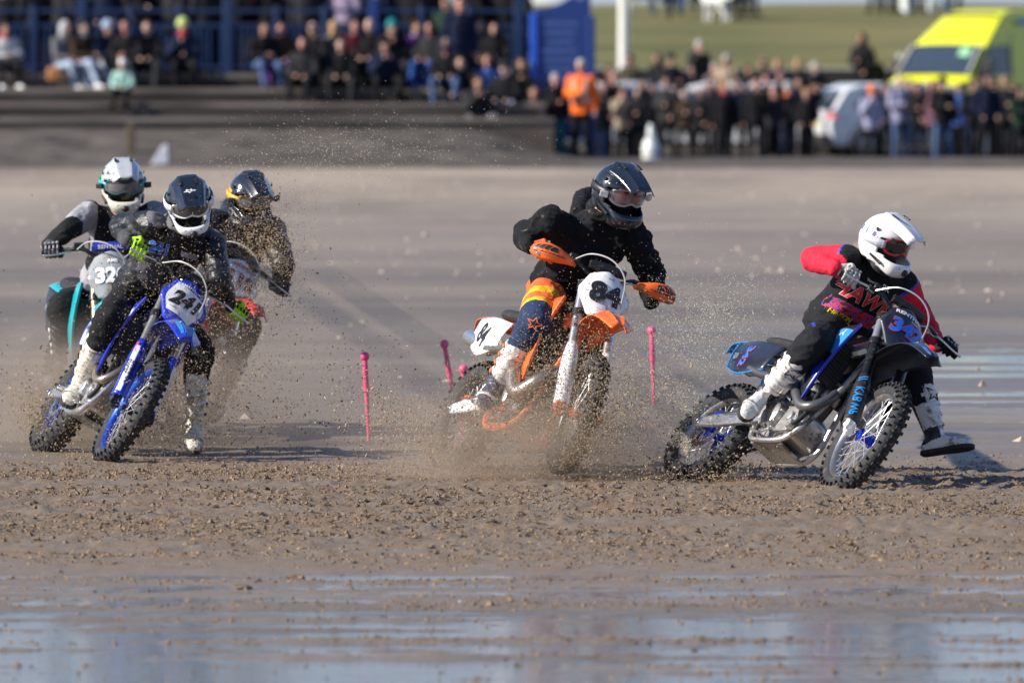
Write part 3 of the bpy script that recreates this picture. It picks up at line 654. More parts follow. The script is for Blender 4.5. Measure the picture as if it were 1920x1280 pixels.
def helmet(root, org, c, fwd, up, K):
    """motocross helmet: shell with chin bar and eye port, peak, goggles with strap and lens"""
    f = Vector(fwd).normalized(); u = Vector(up); u = (u - f * u.dot(f)).normalized(); s = u.cross(f)  # s: wearer's left
    sc_ = K.get('size', 1.0)
    T = lambda p: c - org + (f * p[0] + s * p[1] + u * p[2]) * sc_
    def rad(az, el):  # az 0 = front
        ca = math.cos(az); d = Vector((math.cos(el) * ca, math.cos(el) * math.sin(az), math.sin(el)))
        a, b = (.146, .132) if ca > 0 else (.152, .132)
        r = 1 / math.sqrt((d.x / a) ** 2 + (d.y / b) ** 2 + (d.z / (.150 if d.z > 0 else .165)) ** 2)
        ch = math.exp(-((math.degrees(az)) / 40) ** 4) * math.exp(-((math.degrees(el) + 36) / 15) ** 4)
        r += .062 * ch
        ch2 = math.exp(-(abs(math.degrees(az)) / 62) ** 6) * math.exp(-((math.degrees(el) + 42) / 20) ** 4); r += .012 * ch2
        r += .006 * math.exp(-((math.degrees(el) - 24) / 6) ** 2) * (1 if abs(math.degrees(az)) < 70 else 0)
        return d, r
    NA, NE = 72, 44; mb = MB(); idx = {}
    for i in range(NE + 1):
        el = R(-62 + 152 * i / NE)
        for j in range(NA):
            az = 2 * math.pi * j / NA - math.pi; d, r = rad(az, el); idx[i, j] = len(mb.v); mb.v.append(d * r)
    for i in range(NE):
        for j in range(NA):
            el = -62 + 152 * (i + .5) / NE; az = abs(360 * (j + .5) / NA - 180)
            if az < 66 and -24 + .10 * max(0, az - 30) < el < 22 - .1 * az * (az > 40): continue
            if el < -50 + max(0, (az - 60)) * .10 and az > 40: continue
            mb.f.append([idx[i, j], idx[i, (j+1) % NA], idx[i+1, (j+1) % NA], idx[i+1, j]])
            p = mb.v[mb.f[-1][0]]; mb.m.append(K['zone'](p, az, el, (j + .5) / NA * 360 - 180) if K.get('zone') else 0)
    mb.xf(T); mb.v = mb.v
    sh = mb.build('helmet', K['mats'], root, solid=.010, ang=60)
    inner = MB().ball((0, 0, -.005), (.118, .108, .128), 12); inner.tube([(.05, 0, -.09), (.02, 0, -.15)], [.07, .07], 14); inner.xf(T); inner.build('helmet_liner', blackp, sh)
    # peak
    rows = []
    for i in range(11):
        t = i / 10
        row = []
        for j in range(13):
            q = j / 12 * 2 - 1
            x = -.02 + .262 * t * (1 - .10 * q * q * t) ; wv = .108 - .030 * t; z = .156 - .020 * t - .055 * t * t - .058 * (q * q) * (1 - .45 * t) + .012 * math.exp(-(abs(q) - .45) ** 2 / .02)
            row.append(V(x, wv * q, z * (1) + (.006)))
        rows.append(row)
    pk = MB().grid(rows).xf(T).build('peak', K['peak'], sh, solid=.005)
    for sy in (-1, 1):
        MB().box((.055, sy * .048, .1615), (.050, .015, .006), Matrix.Rotation(R(9), 3, 'Y')).xf(T).build('vent', blackp, pk)
        MB().lathe([(0, .004), (.010, .004), (.012, 0)], (0.02, sy * .128, .075), 'Y', 10).xf(T).build('peak_screw', blackm, sh)
    # chin vents
    mb = MB()
    for sy in (-1, 1): mb.ball((.172, sy * .042, -.100), (.018, .016, .014), 6)
    mb.ball((.196, 0, -.118), (.016, .024, .020), 7); mb.xf(T); mb.build('chin_vent', blackp, sh)
    for sy in (-1, 1): MB().tube([(.10, sy * .112, -.10), (.02, sy * .128, -.07)], [.010, .006], 6).xf(T).build('side_vent', blackp, sh)
    # goggles
    def g(az, el, r): return V(math.cos(el) * math.cos(az) * r * 1.03, math.cos(el) * math.sin(az) * r * .95, math.sin(el) * r)
    fr = MB(); n = 40; ring_o = []; ring_i = []
    pts = []
    for k in range(n):
        a = 2 * math.pi * k / n; ca, sa = math.cos(a), math.sin(a)
        az = R(54) * math.copysign(abs(ca) ** .6, ca); el = R(2) + R(19) * math.copysign(abs(sa) ** .7, sa)
        if sa < 0: el += R(9) * math.exp(-(az / R(13)) ** 2)
        pts.append((az, el))
    fr.tube([g(a, e, .138) for a, e in pts] + [g(*pts[0], .138)], .0085, 8, cap=False); fr.xf(T)
    go = fr.build('goggles', K['gog'], sh)
    ln = MB(); rows = []
    for q in (0.02, .35, .7, 1.0): rows.append([g(a * q, R(2) + (e - R(2)) * q, .146 - .006 * q * q) for a, e in pts + pts[:1]])
    ln.grid(rows).xf(T).build('lens', K['lens'], go, ang=80)
    st = MB(); rows = []
    for sy in (-1, 1):
        rows = [[g(sy * R(a), R(4 + h), .151 + .006 * (a > 60)) for h in (-8, 0, 8)] for a in range(52, 132, 6)]
        MB().grid(rows).xf(T).build('strap', K['strap'], go, solid=.002)
    if K.get('canister'):
        for sy in (-1, 1):
            MB().box((.078, sy * .150, .005), (.045, .020, .034), Matrix.Rotation(R(-sy * 55), 3, 'Z')).xf(T).build('film_canister', K['canister'], go, bevel=.004)
        if K.get('film', 1): MB().grid([[g(R(a), R(1 + h), .157) for h in (-9, 0, 9)] for a in range(-56, 57, 8)]).xf(T).build('tear_off_film', clearm, go)
    for (tx, size, az, el, cm, rt, rr_) in K.get('text', ()):
        def hf(a, b, k):
            d, r = rad(R(az) - a / .14 * (1 if az < 0 else 1), R(el) + b / .15); return T(d * (r + rr_ + .0015 * k))
        text_on(tx, size, lambda a, b, k: hf(-a, b, k) , 'lettering', cm, sh, offs=.03, rot=rt)
    if K.get('extra'): K['extra'](T, sh, pk, rad)
    return sh, T, rad

STAR = [(-1.0, .05), (-.25, .22), (.05, .75), (.28, .25), (1.05, .35), (.42, -.08), (.62, -.62), (.12, -.30), (-.35, -.62), (-.22, -.18)]
def outline(pts, fn, name, m, parent, r=.004, flat=None):
    P_ = [Vector((x, y, 0)) for x, y in pts + pts[:1]]; out = []
    for i in range(len(P_) - 1):
        for k in range(3): q = P_[i].lerp(P_[i+1], k / 3); out.append(fn(q.x, q.y, 1))
    out.append(fn(P_[-1].x, P_[-1].y, 1))
    if any(o is None for o in out): return None
    return MB().tube(out, r, 5, cap=False).build(name, m, parent)

def glove(root, org, grip, baxis, wrist, m, m2, wristr=.034, sgn=1, open_=0):
    """hand closed on the bar: palm, four separate bent fingers of unequal length, thumb round the other side"""
    a = Vector(baxis).normalized()  # toward the outer end
    e1 = (wrist - grip); e1 = (e1 - a * e1.dot(a)).normalized(); e2 = a.cross(e1)
    if e2.dot(Vector((0, -.35, 1))) < 0: e2 = -e2
    P = lambda x, y, z: grip - org + a * x + e1 * y + e2 * z
    mb = MB(); W = wrist - org
    kn = [P(x, .012, .047) for x in (-.036, -.012, .012, .034)]
    back = P(0, .055, .035)
    mb.tube([W + (W - back).normalized() * .03, W, W.lerp(back, .55), back, P(0, .020, .040), P(0, .004, .036)], [.031, .030, .036, .043, .045, .036], 14, flat=(a, .52)); 
    mb.ball(P(-.002, .045, .020), (.040, .040, .026), 7)
    for i, x in enumerate((-.036, -.012, .012, .034)):
        L = (.97, 1.05, 1.0, .86)[i]; r0 = (.0108, .0112, .0108, .0095)[i]; rr = .0315
        pts = [kn[i] + e1 * .012 - e2 * .004, kn[i]]
        for ang in (70, 120, 165, 215, 255): pts.append(P(x + .001 * i, math.cos(R(ang * L)) * rr * -1 * -1, math.sin(R(ang * L)) * rr))
        mb.tube(pts, [r0 * 1.1, r0 * 1.12, r0 * 1.05, r0, r0 * 1.04, r0 * .95, r0 * .85], 9); mb.ball(pts[-1], r0 * .85, 5); mb.ball(pts[3], r0 * 1.08, 5)
    th = [P(-.03, .060, .012), P(-.052, .040, -.004), P(-.056, .020, -.024), P(-.050, -.004, -.033), P(-.045, -.020, -.027)]
    mb.tube(th, [.017, .0145, .0125, .0115, .0095], 9); mb.ball(th[-1], .0095, 5)
    me = remeshed(mb, .0042, 2); paint(me, lambda c: 0)
    g = fin('glove', me, [m, m2], root, ang=70)
    # knuckle pads and finger tops
    for i, x in enumerate((-.036, -.012, .012, .034)):
        MB().ball(kn[i] + e2 * .010, (.011, .010, .008), 5).build('knuckle_pad', m2, g)
        MB().tube([P(x, math.cos(R(100)) * .0, .0445), P(x, -.022, .036)], .0058, 6).build('finger_panel', m2, g)
    d = (W - back).normalized()
    MB().tube([W - d * .012, W + d * .018], [.0345, .0365], 16, flat=(a, .66)).build('cuff', m2, g, solid=.003)
    return g

def boot(root, org, knee, ankle, toe, K, side, heel_drop=.075):
    """motocross boot: tall stiff shaft, shin plate, four buckled straps, thick sole. side: unit vector outward"""
    kn, an, to = knee - org, ankle - org, toe - org
    sh = (an - kn).normalized(); fw = (to - an).normalized(); up = -(fw.cross(fw.cross(-sh)).normalized()) if False else None
    dn = sh - fw * sh.dot(fw); dn = dn.normalized()  # towards the sole
    lat = fw.cross(dn); 
    if lat.dot(side) < 0: lat = -lat
    fr = (fw - sh * fw.dot(sh)).normalized()  # front of the shin
    top = an - sh * .30
    mb = MB()
    mb.tube([top, an - sh * .22, an - sh * .12, an - sh * .04, an + dn * .02], [.074, .074, .062, .055, .052], 18, flat=(fr, .86))
    foot = []
    L = .298; heel = an - fw * .080 + dn * heel_drop
    for t, w_, h in ((0, .026, .045), (.06, .036, .080), (.25, .040, .105), (.45, .043, .085), (.65, .050, .062), (.85, .046, .048), (.97, .028, .036), (1.0, .012, .018)):
        c = heel + fw * (L * t) - dn * (h * .5)
        foot.append([c + lat * (w_ * math.cos(a)) + dn * (-h * .5 * math.copysign(abs(math.sin(a)) ** .8, math.sin(a))) for a in [2 * math.pi * j / 18 for j in range(18)]])
    mb.loft(foot); mb.ball(an, (.055, .055, .055), 8)
    me = remeshed(mb, .0065, 5, .0022, 24, 3.0)
    def pz(c):
        t = (c - an).dot(-sh); ff = (c - an).dot(fr); ll = (c - an).dot(lat)
        return K['zone'](t, ff, ll) if K.get('zone') else 0
    paint(me, pz); bo = fin('boot', me, K['mats'], root, ang=70)
    so_ = MB(); rings = []
    for t, w_ in ((-.02, .022), (.03, .036), (.25, .038), (.42, .036), (.65, .050), (.85, .047), (.97, .030), (1.02, .012)):
        c = heel + fw * (L * t); rings.append([c + lat * w_ - dn * .012, c + lat * w_ * 1.04 + dn * .012, c - lat * w_ * 1.04 + dn * .012, c - lat * w_ - dn * .012])
    so_.loft(rings); so_.build('sole', K.get('sole', rubber), bo, bevel=.004)
    # shin plate and straps
    def sf(u, v, r=.004, t0=.30, t1=.06):
        t = t0 + (t1 - t0) * u; rr = float(np.interp(t, [.04, .12, .22, .30], [.055, .062, .074, .074])) + r; a = R(-62 + 124 * v)
        return an - sh * t + fr * (math.cos(a) * rr * 1.0) + lat * (math.sin(a) * rr * .90)
    MB().grid(patch(lambda u, v: sf(u, v), 12, 8)).build('shin_plate', K['plate'], bo, solid=.006)
    for k, t in enumerate((.245, .185, .125, .065)):
        rr = float(np.interp(t, [.04, .12, .22, .30], [.055, .062, .074, .074])) + .011
        pts = [an - sh * (t + .010 * math.sin(a * 1.3)) + fr * (math.cos(a) * rr) + lat * (math.sin(a) * rr * .90) for a in [R(-75 + 190 * j / 14) for j in range(15)]]
        MB().tube(pts, .0105, 6, flat=(sh, .38)).build('strap', K['strap'], bo)
        a = R(70); c = an - sh * t + fr * (math.cos(a) * (rr + .006)) + lat * (math.sin(a) * (rr + .006) * .92)
        nn = (fr * math.cos(a) + lat * math.sin(a)).normalized(); M_ = Matrix((sh.cross(nn).normalized(), sh, nn)).transposed()
        MB().box(c, (.030, .018, .010), M_).build('buckle', K['buckle'], bo, bevel=.003)
    # toe cap band
    MB().loft([[heel + fw * (L * t) - dn * (h * .5) + lat * (w_ * 1.05 * math.cos(a)) - dn * (h * .54 * math.sin(a)) for a in [2 * math.pi * j / 16 for j in range(16)]] for t, w_, h in ((.66, .051, .064), (.74, .051, .060))], cap=False).build('toe_band', K['strap'], bo, solid=.003)
    if K.get('logo'):
        pts, size, mm, la = K['logo']
        def lf(x, y, k):
            t = .235 + y * size; a = R(la) + x * size / .074; rr = float(np.interp(t, [.04, .12, .22, .30], [.055, .062, .074, .074])) + .009
            return an - sh * t + fr * (math.cos(a) * rr) + lat * (math.sin(a) * rr * .92)
        outline(pts, lf, 'emblem', mm, bo, .0035)
    return bo

def rider(label, J, K, grips, H, boots):
    """J: joints in world space. One continuous body inside; clothes, gloves, boots and helmet are its parts"""
    org = Vector((J['pel'].x, J['pel'].y, 0)); root = empty('person', org, label, 'person', 'motorcycle racers')
    j = {k: v - org for k, v in J.items()}
    side = (j['shL'] - j['shR']).normalized()
    g = K.get('bulk', 1.); seed = K.get('seed', 1)
    mid = j['pel'].lerp(j['chest'], .5)
    # body (continuous) -----------------------------------------------
    b = MB(); trunk(b, j['pel'], mid, j['chest'], j['neck'], side, [(0, .10, .09), (.2, .13, .10), (.6, .14, .10), (.85, .15, .09), (1, .06, .06)])
    b.tube([j['neck'] - (j['head'] - j['neck']) * .4, j['head']], [.062, .058], 12); b.ball(j['head'], .085, 8)
    for s in 'LR':
        capsule(b, [j['sh' + s], j['el' + s], j['wr' + s]], [.045, .038, .028]); capsule(b, [j['hip' + s], j['kn' + s], j['an' + s]], [.07, .05, .04])
    me = remeshed(b, .026, 2); fin('body', me, skin, root)
    # trousers ----------------------------------------------------------
    t = MB(); trunk(t, j['pel'] - (j['chest'] - j['pel']) * .12, j['pel'], mid, mid.lerp(j['chest'], .3), side, [(0, .12, .10), (.25, .168, .135), (.5, .160, .13), (.75, .145, .115), (.8, .14, .11)])
    for s in 'LR':
        h, k, a = j['hip' + s], j['kn' + s], j['an' + s]
        capsule(t, [h, h.lerp(k, .5), k, k.lerp(a, .30), k.lerp(a, .48)], [.100 * g, .100 * g, .092 * g, .080, .068])
        t.ball(k + (k - h.lerp(a, .5)).normalized() * .020, .082 * g, 8)
    me = remeshed(t, .0092, 5, K.get('twr', .009), 8, seed)
    def pl(c):
        best = None
        for s in 'LR':
            h, k, a = j['hip' + s], j['kn' + s], j['an' + s]
            for n_, (A, B_) in enumerate(((h, k), (k, a))):
                u = max(0, min(1, (c - A).dot(B_ - A) / (B_ - A).length_squared)); d = (c - A.lerp(B_, u)).length
                if best is None or d < best[0]: best = (d, n_ + u, s)
        return best
    if K.get('pzone'): paint(me, lambda c: K['pzone'](*pl(c)[1:], c))
    tr = fin('trousers', me, K['pants'], root, ang=75); bt = bvh_of(tr.data)
    # top ---------------------------------------------------------------
    t = MB(); W_ = K.get('w', 1.)
    prof = [(0, .165, .13), (.12, .178, .145), (.35, .165 * W_, .132), (.58, .182 * W_, .135), (.75, .190 * W_, .130), (.88, .165, .105), (.96, .10, .085), (1.0, .075, .075)]
    trunk(t, j['pel'] + (j['chest'] - j['pel']) * .04, mid, j['chest'], j['neck'], side, prof)
    for s in 'LR':
        S_, E_, W2 = j['sh' + s], j['el' + s], j['wr' + s]
        capsule(t, [S_, S_.lerp(E_, .5), E_, E_.lerp(W2, .5), W2], [.086 * g, .074 * g, .066 * g, .056 * g, .042 * g]); t.ball(j['chest'].lerp(S_, .62), .10, 8)
    if K.get('hood'):
        hb = j['neck'] - (j['face'] * .050) - Vector((0, 0, .035)); t.tube([hb + side * .12 - Vector((0, 0, .03)), hb + side * .07 + Vector((0, 0, .03)) - j['face'] * .03, hb + Vector((0, 0, .045)) - j['face'] * .045, hb - side * .07 + Vector((0, 0, .03)) - j['face'] * .03, hb - side * .12 - Vector((0, 0, .03))], [.04, .052, .055, .052, .04], 12)
        nk = j['neck'] + (j['head'] - j['neck']) * .12; fv = (j['face'] - side * j['face'].dot(side)).normalized()
        t.tube([nk + side * .085 * math.cos(a) + fv * (.02 + .085 * math.sin(a)) - Vector((0, 0, .02 + .02 * math.sin(a))) for a in [2 * math.pi * k / 16 for k in range(17)]], .034, 10)
        t.tube([j['neck'], hb + Vector((0, 0, .02))], [.08, .06], 12)
    me = remeshed(t, .0092, 4, K.get('wr', .009), K.get('wsc', 7.), seed + 3)
    def al(c):
        best = None
        ch = j['pel'].lerp(j['neck'], max(0, min(1, (c - j['pel']).dot(j['neck'] - j['pel']) / (j['neck'] - j['pel']).length_squared)))
        for s in 'LR':
            A, B_, D = j['sh' + s], j['el' + s], j['wr' + s]
            for n_, (p, q) in enumerate(((A, B_), (B_, D))):
                u = (c - p).dot(q - p) / (q - p).length_squared; uu = max(0, min(1, u)); d = (c - p.lerp(q, uu)).length
                if best is None or d < best[0]: best = (d, n_ + (u if (n_ == 0 and u < 0) else uu), s)
        lat = (c - ch).dot(side); hgt = (c - j['pel']).dot((j['neck'] - j['pel']).normalized()) / (j['neck'] - j['pel']).length
        return best[0], best[1], best[2], lat, hgt
    if K.get('tzone'): paint(me, lambda c: K['tzone'](*al(c), c))
    top = fin(K.get('topname', 'jersey'), me, K['top'], root, ang=75); bv = bvh_of(top.data)
    # gloves --------------------------------------------------------------
    for s in 'RL':
        if grips.get(s): gp, ax = grips[s]; glove(root, org, gp, ax, J['wr' + s], *K['glove' + s])
    for s in 'RL':
        if boots.get(s): boot(root, org, J['kn' + s], J['an' + s], J['toe' + s], boots[s], side * (1 if s == 'L' else -1))
    hh = helmet(root, org, J['head'], H['fwd'], H['up'], H)
    return root, org, j, side, top, bv, tr, bt, hh
def BW(k, p, steered=False):
    _, M4, S = BK[k]; return M4 @ (S(p) if steered else Vector(p))
def gaxis(k, s):  # bar direction toward the outer end
    y = 1 if s == 'L' else -1
    return BW(k, (.982, y * .345, 1.198), True), (BW(k, (.974, y * .405, 1.193), True) - BW(k, (.985, y * .275, 1.203), True)).normalized()
def skel(k, D, HW=.0):
    J = {}
    for n_, v in D.items():
        if n_[:3] not in ('neR', 'neL', 'woR', 'woL') and len(v) == 3: J[n_] = unproj(*v)
    gR, gL = gaxis(k, 'R'), gaxis(k, 'L')
    for s, g_ in (('R', gR), ('L', gL)):
        if 'wr' + s in D and len(D['wr' + s]) == 2: J['wr' + s] = unproj(*D['wr' + s], g_[0].y + D.get('wo' + s, .05) if not isinstance(D.get('wo' + s), tuple) else 0)
        d = J['wr' + s] - g_[0]
        if d.length > .105: J['wr' + s] = g_[0] + d.normalized() * .098
        if d.length < .075: J['wr' + s] = g_[0] + d.normalized() * .085
        if 'el' + s not in J: J['el' + s] = joint2(J['sh' + s], J['wr' + s], *D['el' + s], .30, .265, J['sh' + s].y, near=D.get('ne' + s, .03))
        if 'kn' + s not in J: J['kn' + s] = joint2(J['hip' + s], J['an' + s], *D['kn' + s], .43, .43, J['hip' + s].y - .1)
    J['head'] = J['head']


    return J, {'R': gR, 'L': gL}
def cast_patch(bv, org, right, up, w_, h_, m, name, parent, lift=.003, nu=16, nv=8, fn=None):
    f = caster(bv, org, right, up, lift); rows = []
    for i in range(nu + 1):
        row = [f((i / nu - .5) * w_, (j / nv - .5) * h_, 1) for j in range(nv + 1)]
        if any(r is None for r in row): continue
        rows.append(row)
    return MB().grid(rows).build(name, m, parent) if len(rows) > 1 else None

# materials for clothing
blk_cl = cloth('black_cloth', (.010, .011, .013), dirt=.12); blk_hood = cloth('black_fleece', (.008, .009, .011), rough=.95, bscale=14)
red_cl = cloth('red_sleeve', (.66, .022, .05), var=.15, dirt=.1); grey_cl = cloth('grey_cloth', (.30, .30, .33), var=.15, dirt=.15)
blk_glossy = mat('black_jacket', (.009, .010, .013), .42, bump=.8, bscale=15, bdist=.022, dirt=.22)
darkgrey_cl = cloth('dark_grey_cloth', (.07, .07, .08)); navy_cl = cloth('navy_cloth', (.020, .038, .095), dirt=.2)
orange_cl = cloth('orange_cloth', (.80, .13, .04), dirt=.1); yel_cl = cloth('yellow_cloth', (.78, .45, .02), dirt=.15)
white_boot = mat('white_boot', (.76, .75, .72), .45, dirt=.50, dscale=26, bump=.2, bscale=80)
dirty_boot = mat('muddy_boot', (.70, .66, .56), .5, dirt=.55, dscale=22, bump=.2, bscale=80)
navy_boot = mat('navy_boot', (.03, .05, .10), .4, dirt=.35); orange_boot = mat('orange_boot', (.82, .17, .03), .4, dirt=.3)
sole_m = mat('boot_sole', (.02, .018, .016), .8, dirt=.3); sole_w = mat('pale_sole', (.62, .57, .45), .7, dirt=.5)
white_gl = mat('white_paint', (.80, .80, .80), .22, coat=.6, dirt=.05, var=.03); blue_gl = mat('black_helmet_paint', (.010, .015, .024), .2, coat=.7, dirt=.22, dscale=30, var=.05)
gun_gl = mat('grey_helmet_paint', (.42, .44, .46), .22, coat=.6, dirt=.25, var=.1); cream_gl = mat('cream_helmet_paint', (.66, .62, .48), .3, coat=.5, dirt=.25)
green_gl = mat('green_helmet_paint', (.20, .62, .08), .3, coat=.5, dirt=.1); gold_pl = mat('gold_plastic', (.75, .38, .04), .35, dirt=.2)
lime = cloth('lime_glove', (.42, .78, .04), dirt=.08, var=.1); greygl = cloth('pale_grey_glove', (.46, .45, .42), dirt=.3)
lens_red = mat('red_lens', (.13, .012, .010), .07, coat=.6, var=0); lens_brown = mat('smoke_lens', (.07, .06, .055), .1, coat=.6, var=.1); lens_teal = mat('purple_lens', (.05, .03, .04), .08, coat=.6, var=0)
blue_pr = mat('blue_print', (.02, .05, .35), .6)
def camo():
    m = mat('camouflage_print', (.6, .03, .05), .8, var=0); n = m.node_tree.nodes; l = m.node_tree.links; b = n['Principled BSDF']
    tc = n.new('ShaderNodeTexCoord'); mp = n.new('ShaderNodeMapping'); mp.inputs['Scale'].default_value = (22, 22, 48); l.new(tc.outputs['Object'], mp.inputs[0])
    nz = n.new('ShaderNodeTexNoise'); nz.inputs['Scale'].default_value = 1; nz.inputs['Detail'].default_value = 3; l.new(mp.outputs[0], nz.inputs['Vector'])
    cr_ = n.new('ShaderNodeValToRGB'); cr_.color_ramp.interpolation = 'CONSTANT'; e = cr_.color_ramp.elements
    e[0].color = (.03, .03, .035, 1); e[1].position = .43; e[1].color = (.62, .025, .05, 1); x = e.new(.53); x.color = (.03, .05, .36, 1); x = e.new(.62); x.color = (.62, .025, .05, 1)
    l.new(nz.outputs[0], cr_.inputs[0]); l.new(cr_.outputs[0], b.inputs['Base Color']); return m
camo_m = camo()
def wboot(**k):
    d = dict(mats=[white_boot, blackp], plate=white_boot, strap=white_boot, buckle=blackp, sole=sole_m, zone=lambda t, f, l: 1 if (-.02 < t < .055 and f < .045 and abs(l) > .012) or (f < -.042 and t > .05) else 0); d.update(k); return d

# ---- rider of 342
J, G = skel('a', dict(neR=-.05, pel=(1556, 618, 57.70), chest=(1622, 540, 57.52), neck=(1646, 488, 57.42), head=(1660, 452, 57.34), shR=(1588, 487, 57.36), shL=(1693, 532, 57.56),
    elR=(1520, 486), wrR=(1564, 502), elL=(1732, 603), wrL=(1762, 648), hipR=(1560, 620, 57.50), hipL=(1592, 632, 57.80), knR=(1522, 648), anR=(1436, 736, 57.26), toeR=(1408, 766, 57.10),
    knL=(1712, 690, 57.72), anL=(1754, 822, 57.55), toeL=(1856, 806, 57.42)))
J['face'] = Vector((.5, -.85, 0))
def zone_a(p, az, el, s): 
    if az > 75 and 4 < el < 24: return 1 if (int(s / 9) % 3) else 2
    return 0
def extra_a(T, sh, pk, rad):
    for k, (az, el) in enumerate(((-78, 14), (-92, 20), (78, 14))):
        outline(STAR, lambda x, y, kk, az=az, el=el: T(rad(R(az - x * 7), R(el + y * 7))[0] * (rad(R(az - x * 7), R(el + y * 7))[1] + .003)), 'emblem', num_blue if k else red_print, sh, .003)
Ha = dict(fwd=(.70, -.62, -.34), up=(.02, .05, 1), size=.965, mats=[white_gl, white_gl, blue_pr], zone=zone_a, peak=white_gl, gog=mat('red_goggle', (.5, .02, .02), .4), lens=lens_dark, strap=mat('star_strap', (.55, .56, .62), .6, dirt=.0), canister=clearm, film=0, extra=extra_a,
    text=[('Arai', .040, -14, 60, black_print, -.2, .006), ('XA', .05, -100, 22, blue_pr, .5, .002)])
Ka = dict(seed=11, top=[blk_cl, red_cl, blue_pr], pants=[cloth('black_trousers', (.011, .012, .015), dirt=.05), blue_pr], gloveR=(greygl, mat('pale_pad', (.55, .54, .5), .6, dirt=.2)), gloveL=(blk_cl, greygl), wr=.008,
    tzone=lambda d, u, s, lat, h, c: 1 if (d < .105 and (u > .34 or (u > .10 and abs(lat) > .175))) else (2 if (u > .03 and abs(lat) > .160 and u <= .34 and d < .11) else 0),
    pzone=lambda u, s, c: 1 if (s == 'L' and u < .25) else 0)
bootA = wboot(logo=([(-.9, .9), (-.5, -.2), (-1, -.9), (-.1, -.5), (.6, -1.1), (.45, -.1), (1, .5), (.1, .3)], .040, black_print, -18))
ra = rider('racer in white helmet and black jersey with red sleeves, riding the black and blue motorcycle', J, Ka, G, Ha, {'R': bootA, 'L': bootA})
root, org, j, side, top, bv, tr, bt, hh = ra
rt_, up_ = (.84, .30, -.45), (.45, 0, .89)
o_ = lambda px, py, Y: unproj(px, py, Y) - org
WS = (white_print, .018)
text_on('HAWK', .118, caster(bv, o_(1632, 566, 57.3), rt_, up_, .004), 'lettering', red_print, top, offs=.03, shear=.12, cuts=3, stroke=WS, spacing=1.05)
cast_patch(bv, o_(1611, 594, 57.3), rt_, up_, .34, .075, camo_m, 'print_band', top, .003)
text_on('RACING', .030, caster(bv, o_(1585, 597, 57.3), rt_, up_, .006), 'lettering', black_print, top, offs=.03, cuts=2)
text_on('HINSON', .036, caster(bv, o_(1594, 602, 57.3), rt_, up_, .006), 'lettering', yellow, top, offs=.035, cuts=2)
text_on('GoPro', .042, caster(bv, o_(1596, 612, 57.3), rt_, up_, .006), 'lettering', white_print, top, offs=.008, cuts=2)
text_on('RK', .045, caster(bv, o_(1672, 547, 57.3), rt_, up_, .004), 'lettering', white_print, top, offs=.02, cuts=2)
text_on('Yamalube', .020, caster(bv, o_(1644, 533, 57.3), rt_, up_, .004), 'lettering', white_print, top, offs=.02, cuts=2)
text_on('1', .06, caster(bv, o_(1562, 528, 57.3), rt_, up_, .004), 'lettering', num_blue, top, offs=.02, cuts=1)
cast_patch(bt, o_(1512, 612, 57.2), (.9, 0, .25), (-.25, 0, .97), .10, .018, blue_pr, 'print_band', tr, .003)

# ---- rider of 84
J, G = skel('b', dict(pel=(1040, 555, 58.95), chest=(1103, 462, 58.74), neck=(1130, 402, 58.60), head=(1160, 359, 58.50), shR=(1034, 415, 58.55), shL=(1187, 440, 58.72),
    elR=(985, 440), wrR=(994, 462), elL=(1224, 520), wrL=(1222, 562), hipR=(1024, 556, 58.76), hipL=(1062, 568, 59.02), knR=(1004, 605), anR=(930, 718, 58.56), toeR=(914, 748, 58.38),
    knL=(1112, 640, 58.6), anL=(1092, 740, 58.9), toeL=(1104, 770, 58.72)))
J['face'] = Vector((.4, -.9, 0))
def extra_b(T, sh, pk, rad):
    for k in range(26):
        r_ = random.Random(k); az, el = R(r_.uniform(-80, 60)), R(r_.uniform(25, 75)); d, q = rad(az, el)
        MB().ball(T(d * (q + .004)), (r_.uniform(.003, .007),) * 3, 3).build('mud_fleck', mat('mud', (.30, .22, .13), .9), sh)
Hb = dict(fwd=(.52, -.78, -.34), up=(.06, .05, 1), size=1.02, mats=[blue_gl], peak=blue_gl, gog=mat('clear_goggle', (.35, .37, .38), .3), lens=lens_red, strap=blackp, canister=mat('canister', (.55, .57, .58), .2, alpha=.7), extra=extra_b,
    text=[('AVR', .065, -84, 22, white_print, .9, .002)])
Kb = dict(seed=23, bulk=1.12, w=1.1, hood=True, topname='hoodie', wr=.017, wsc=8., top=[blk_hood, orange_cl], pants=[orange_cl, yel_cl, navy_cl], twr=.006,
    pzone=lambda u, s, c: 2 if u > .86 else (1 if .72 < u or .28 < u < .5 else 0), gloveR=(orange_cl, orange_cl), gloveL=(blk_cl, blk_cl))
def zb(t, f, l):
    if t < .05: return 1
    if t < .12: return 2 if f > -.02 else 1
    return 0
bootB = dict(mats=[white_boot, navy_boot, orange_boot], zone=zb, plate=white_boot, strap=white_boot, buckle=orange_boot, sole=sole_w, logo=(STAR, .042, orange_boot, -12))
rb = rider('racer in dark helmet and black hoodie with orange and navy trousers, riding number 84', J, Kb, G, Hb, {'R': bootB, 'L': bootB})
root, org, j, side, top, bv, tr, bt, hh = rb
f = caster(bt, unproj(1003, 608, 58.2) - org, (.94, 0, -.30), (.30, 0, .94), .004)
outline(STAR, lambda x, y, k: f(x * -.045, y * .05, 1), 'emblem', orange_boot, tr, .0032)

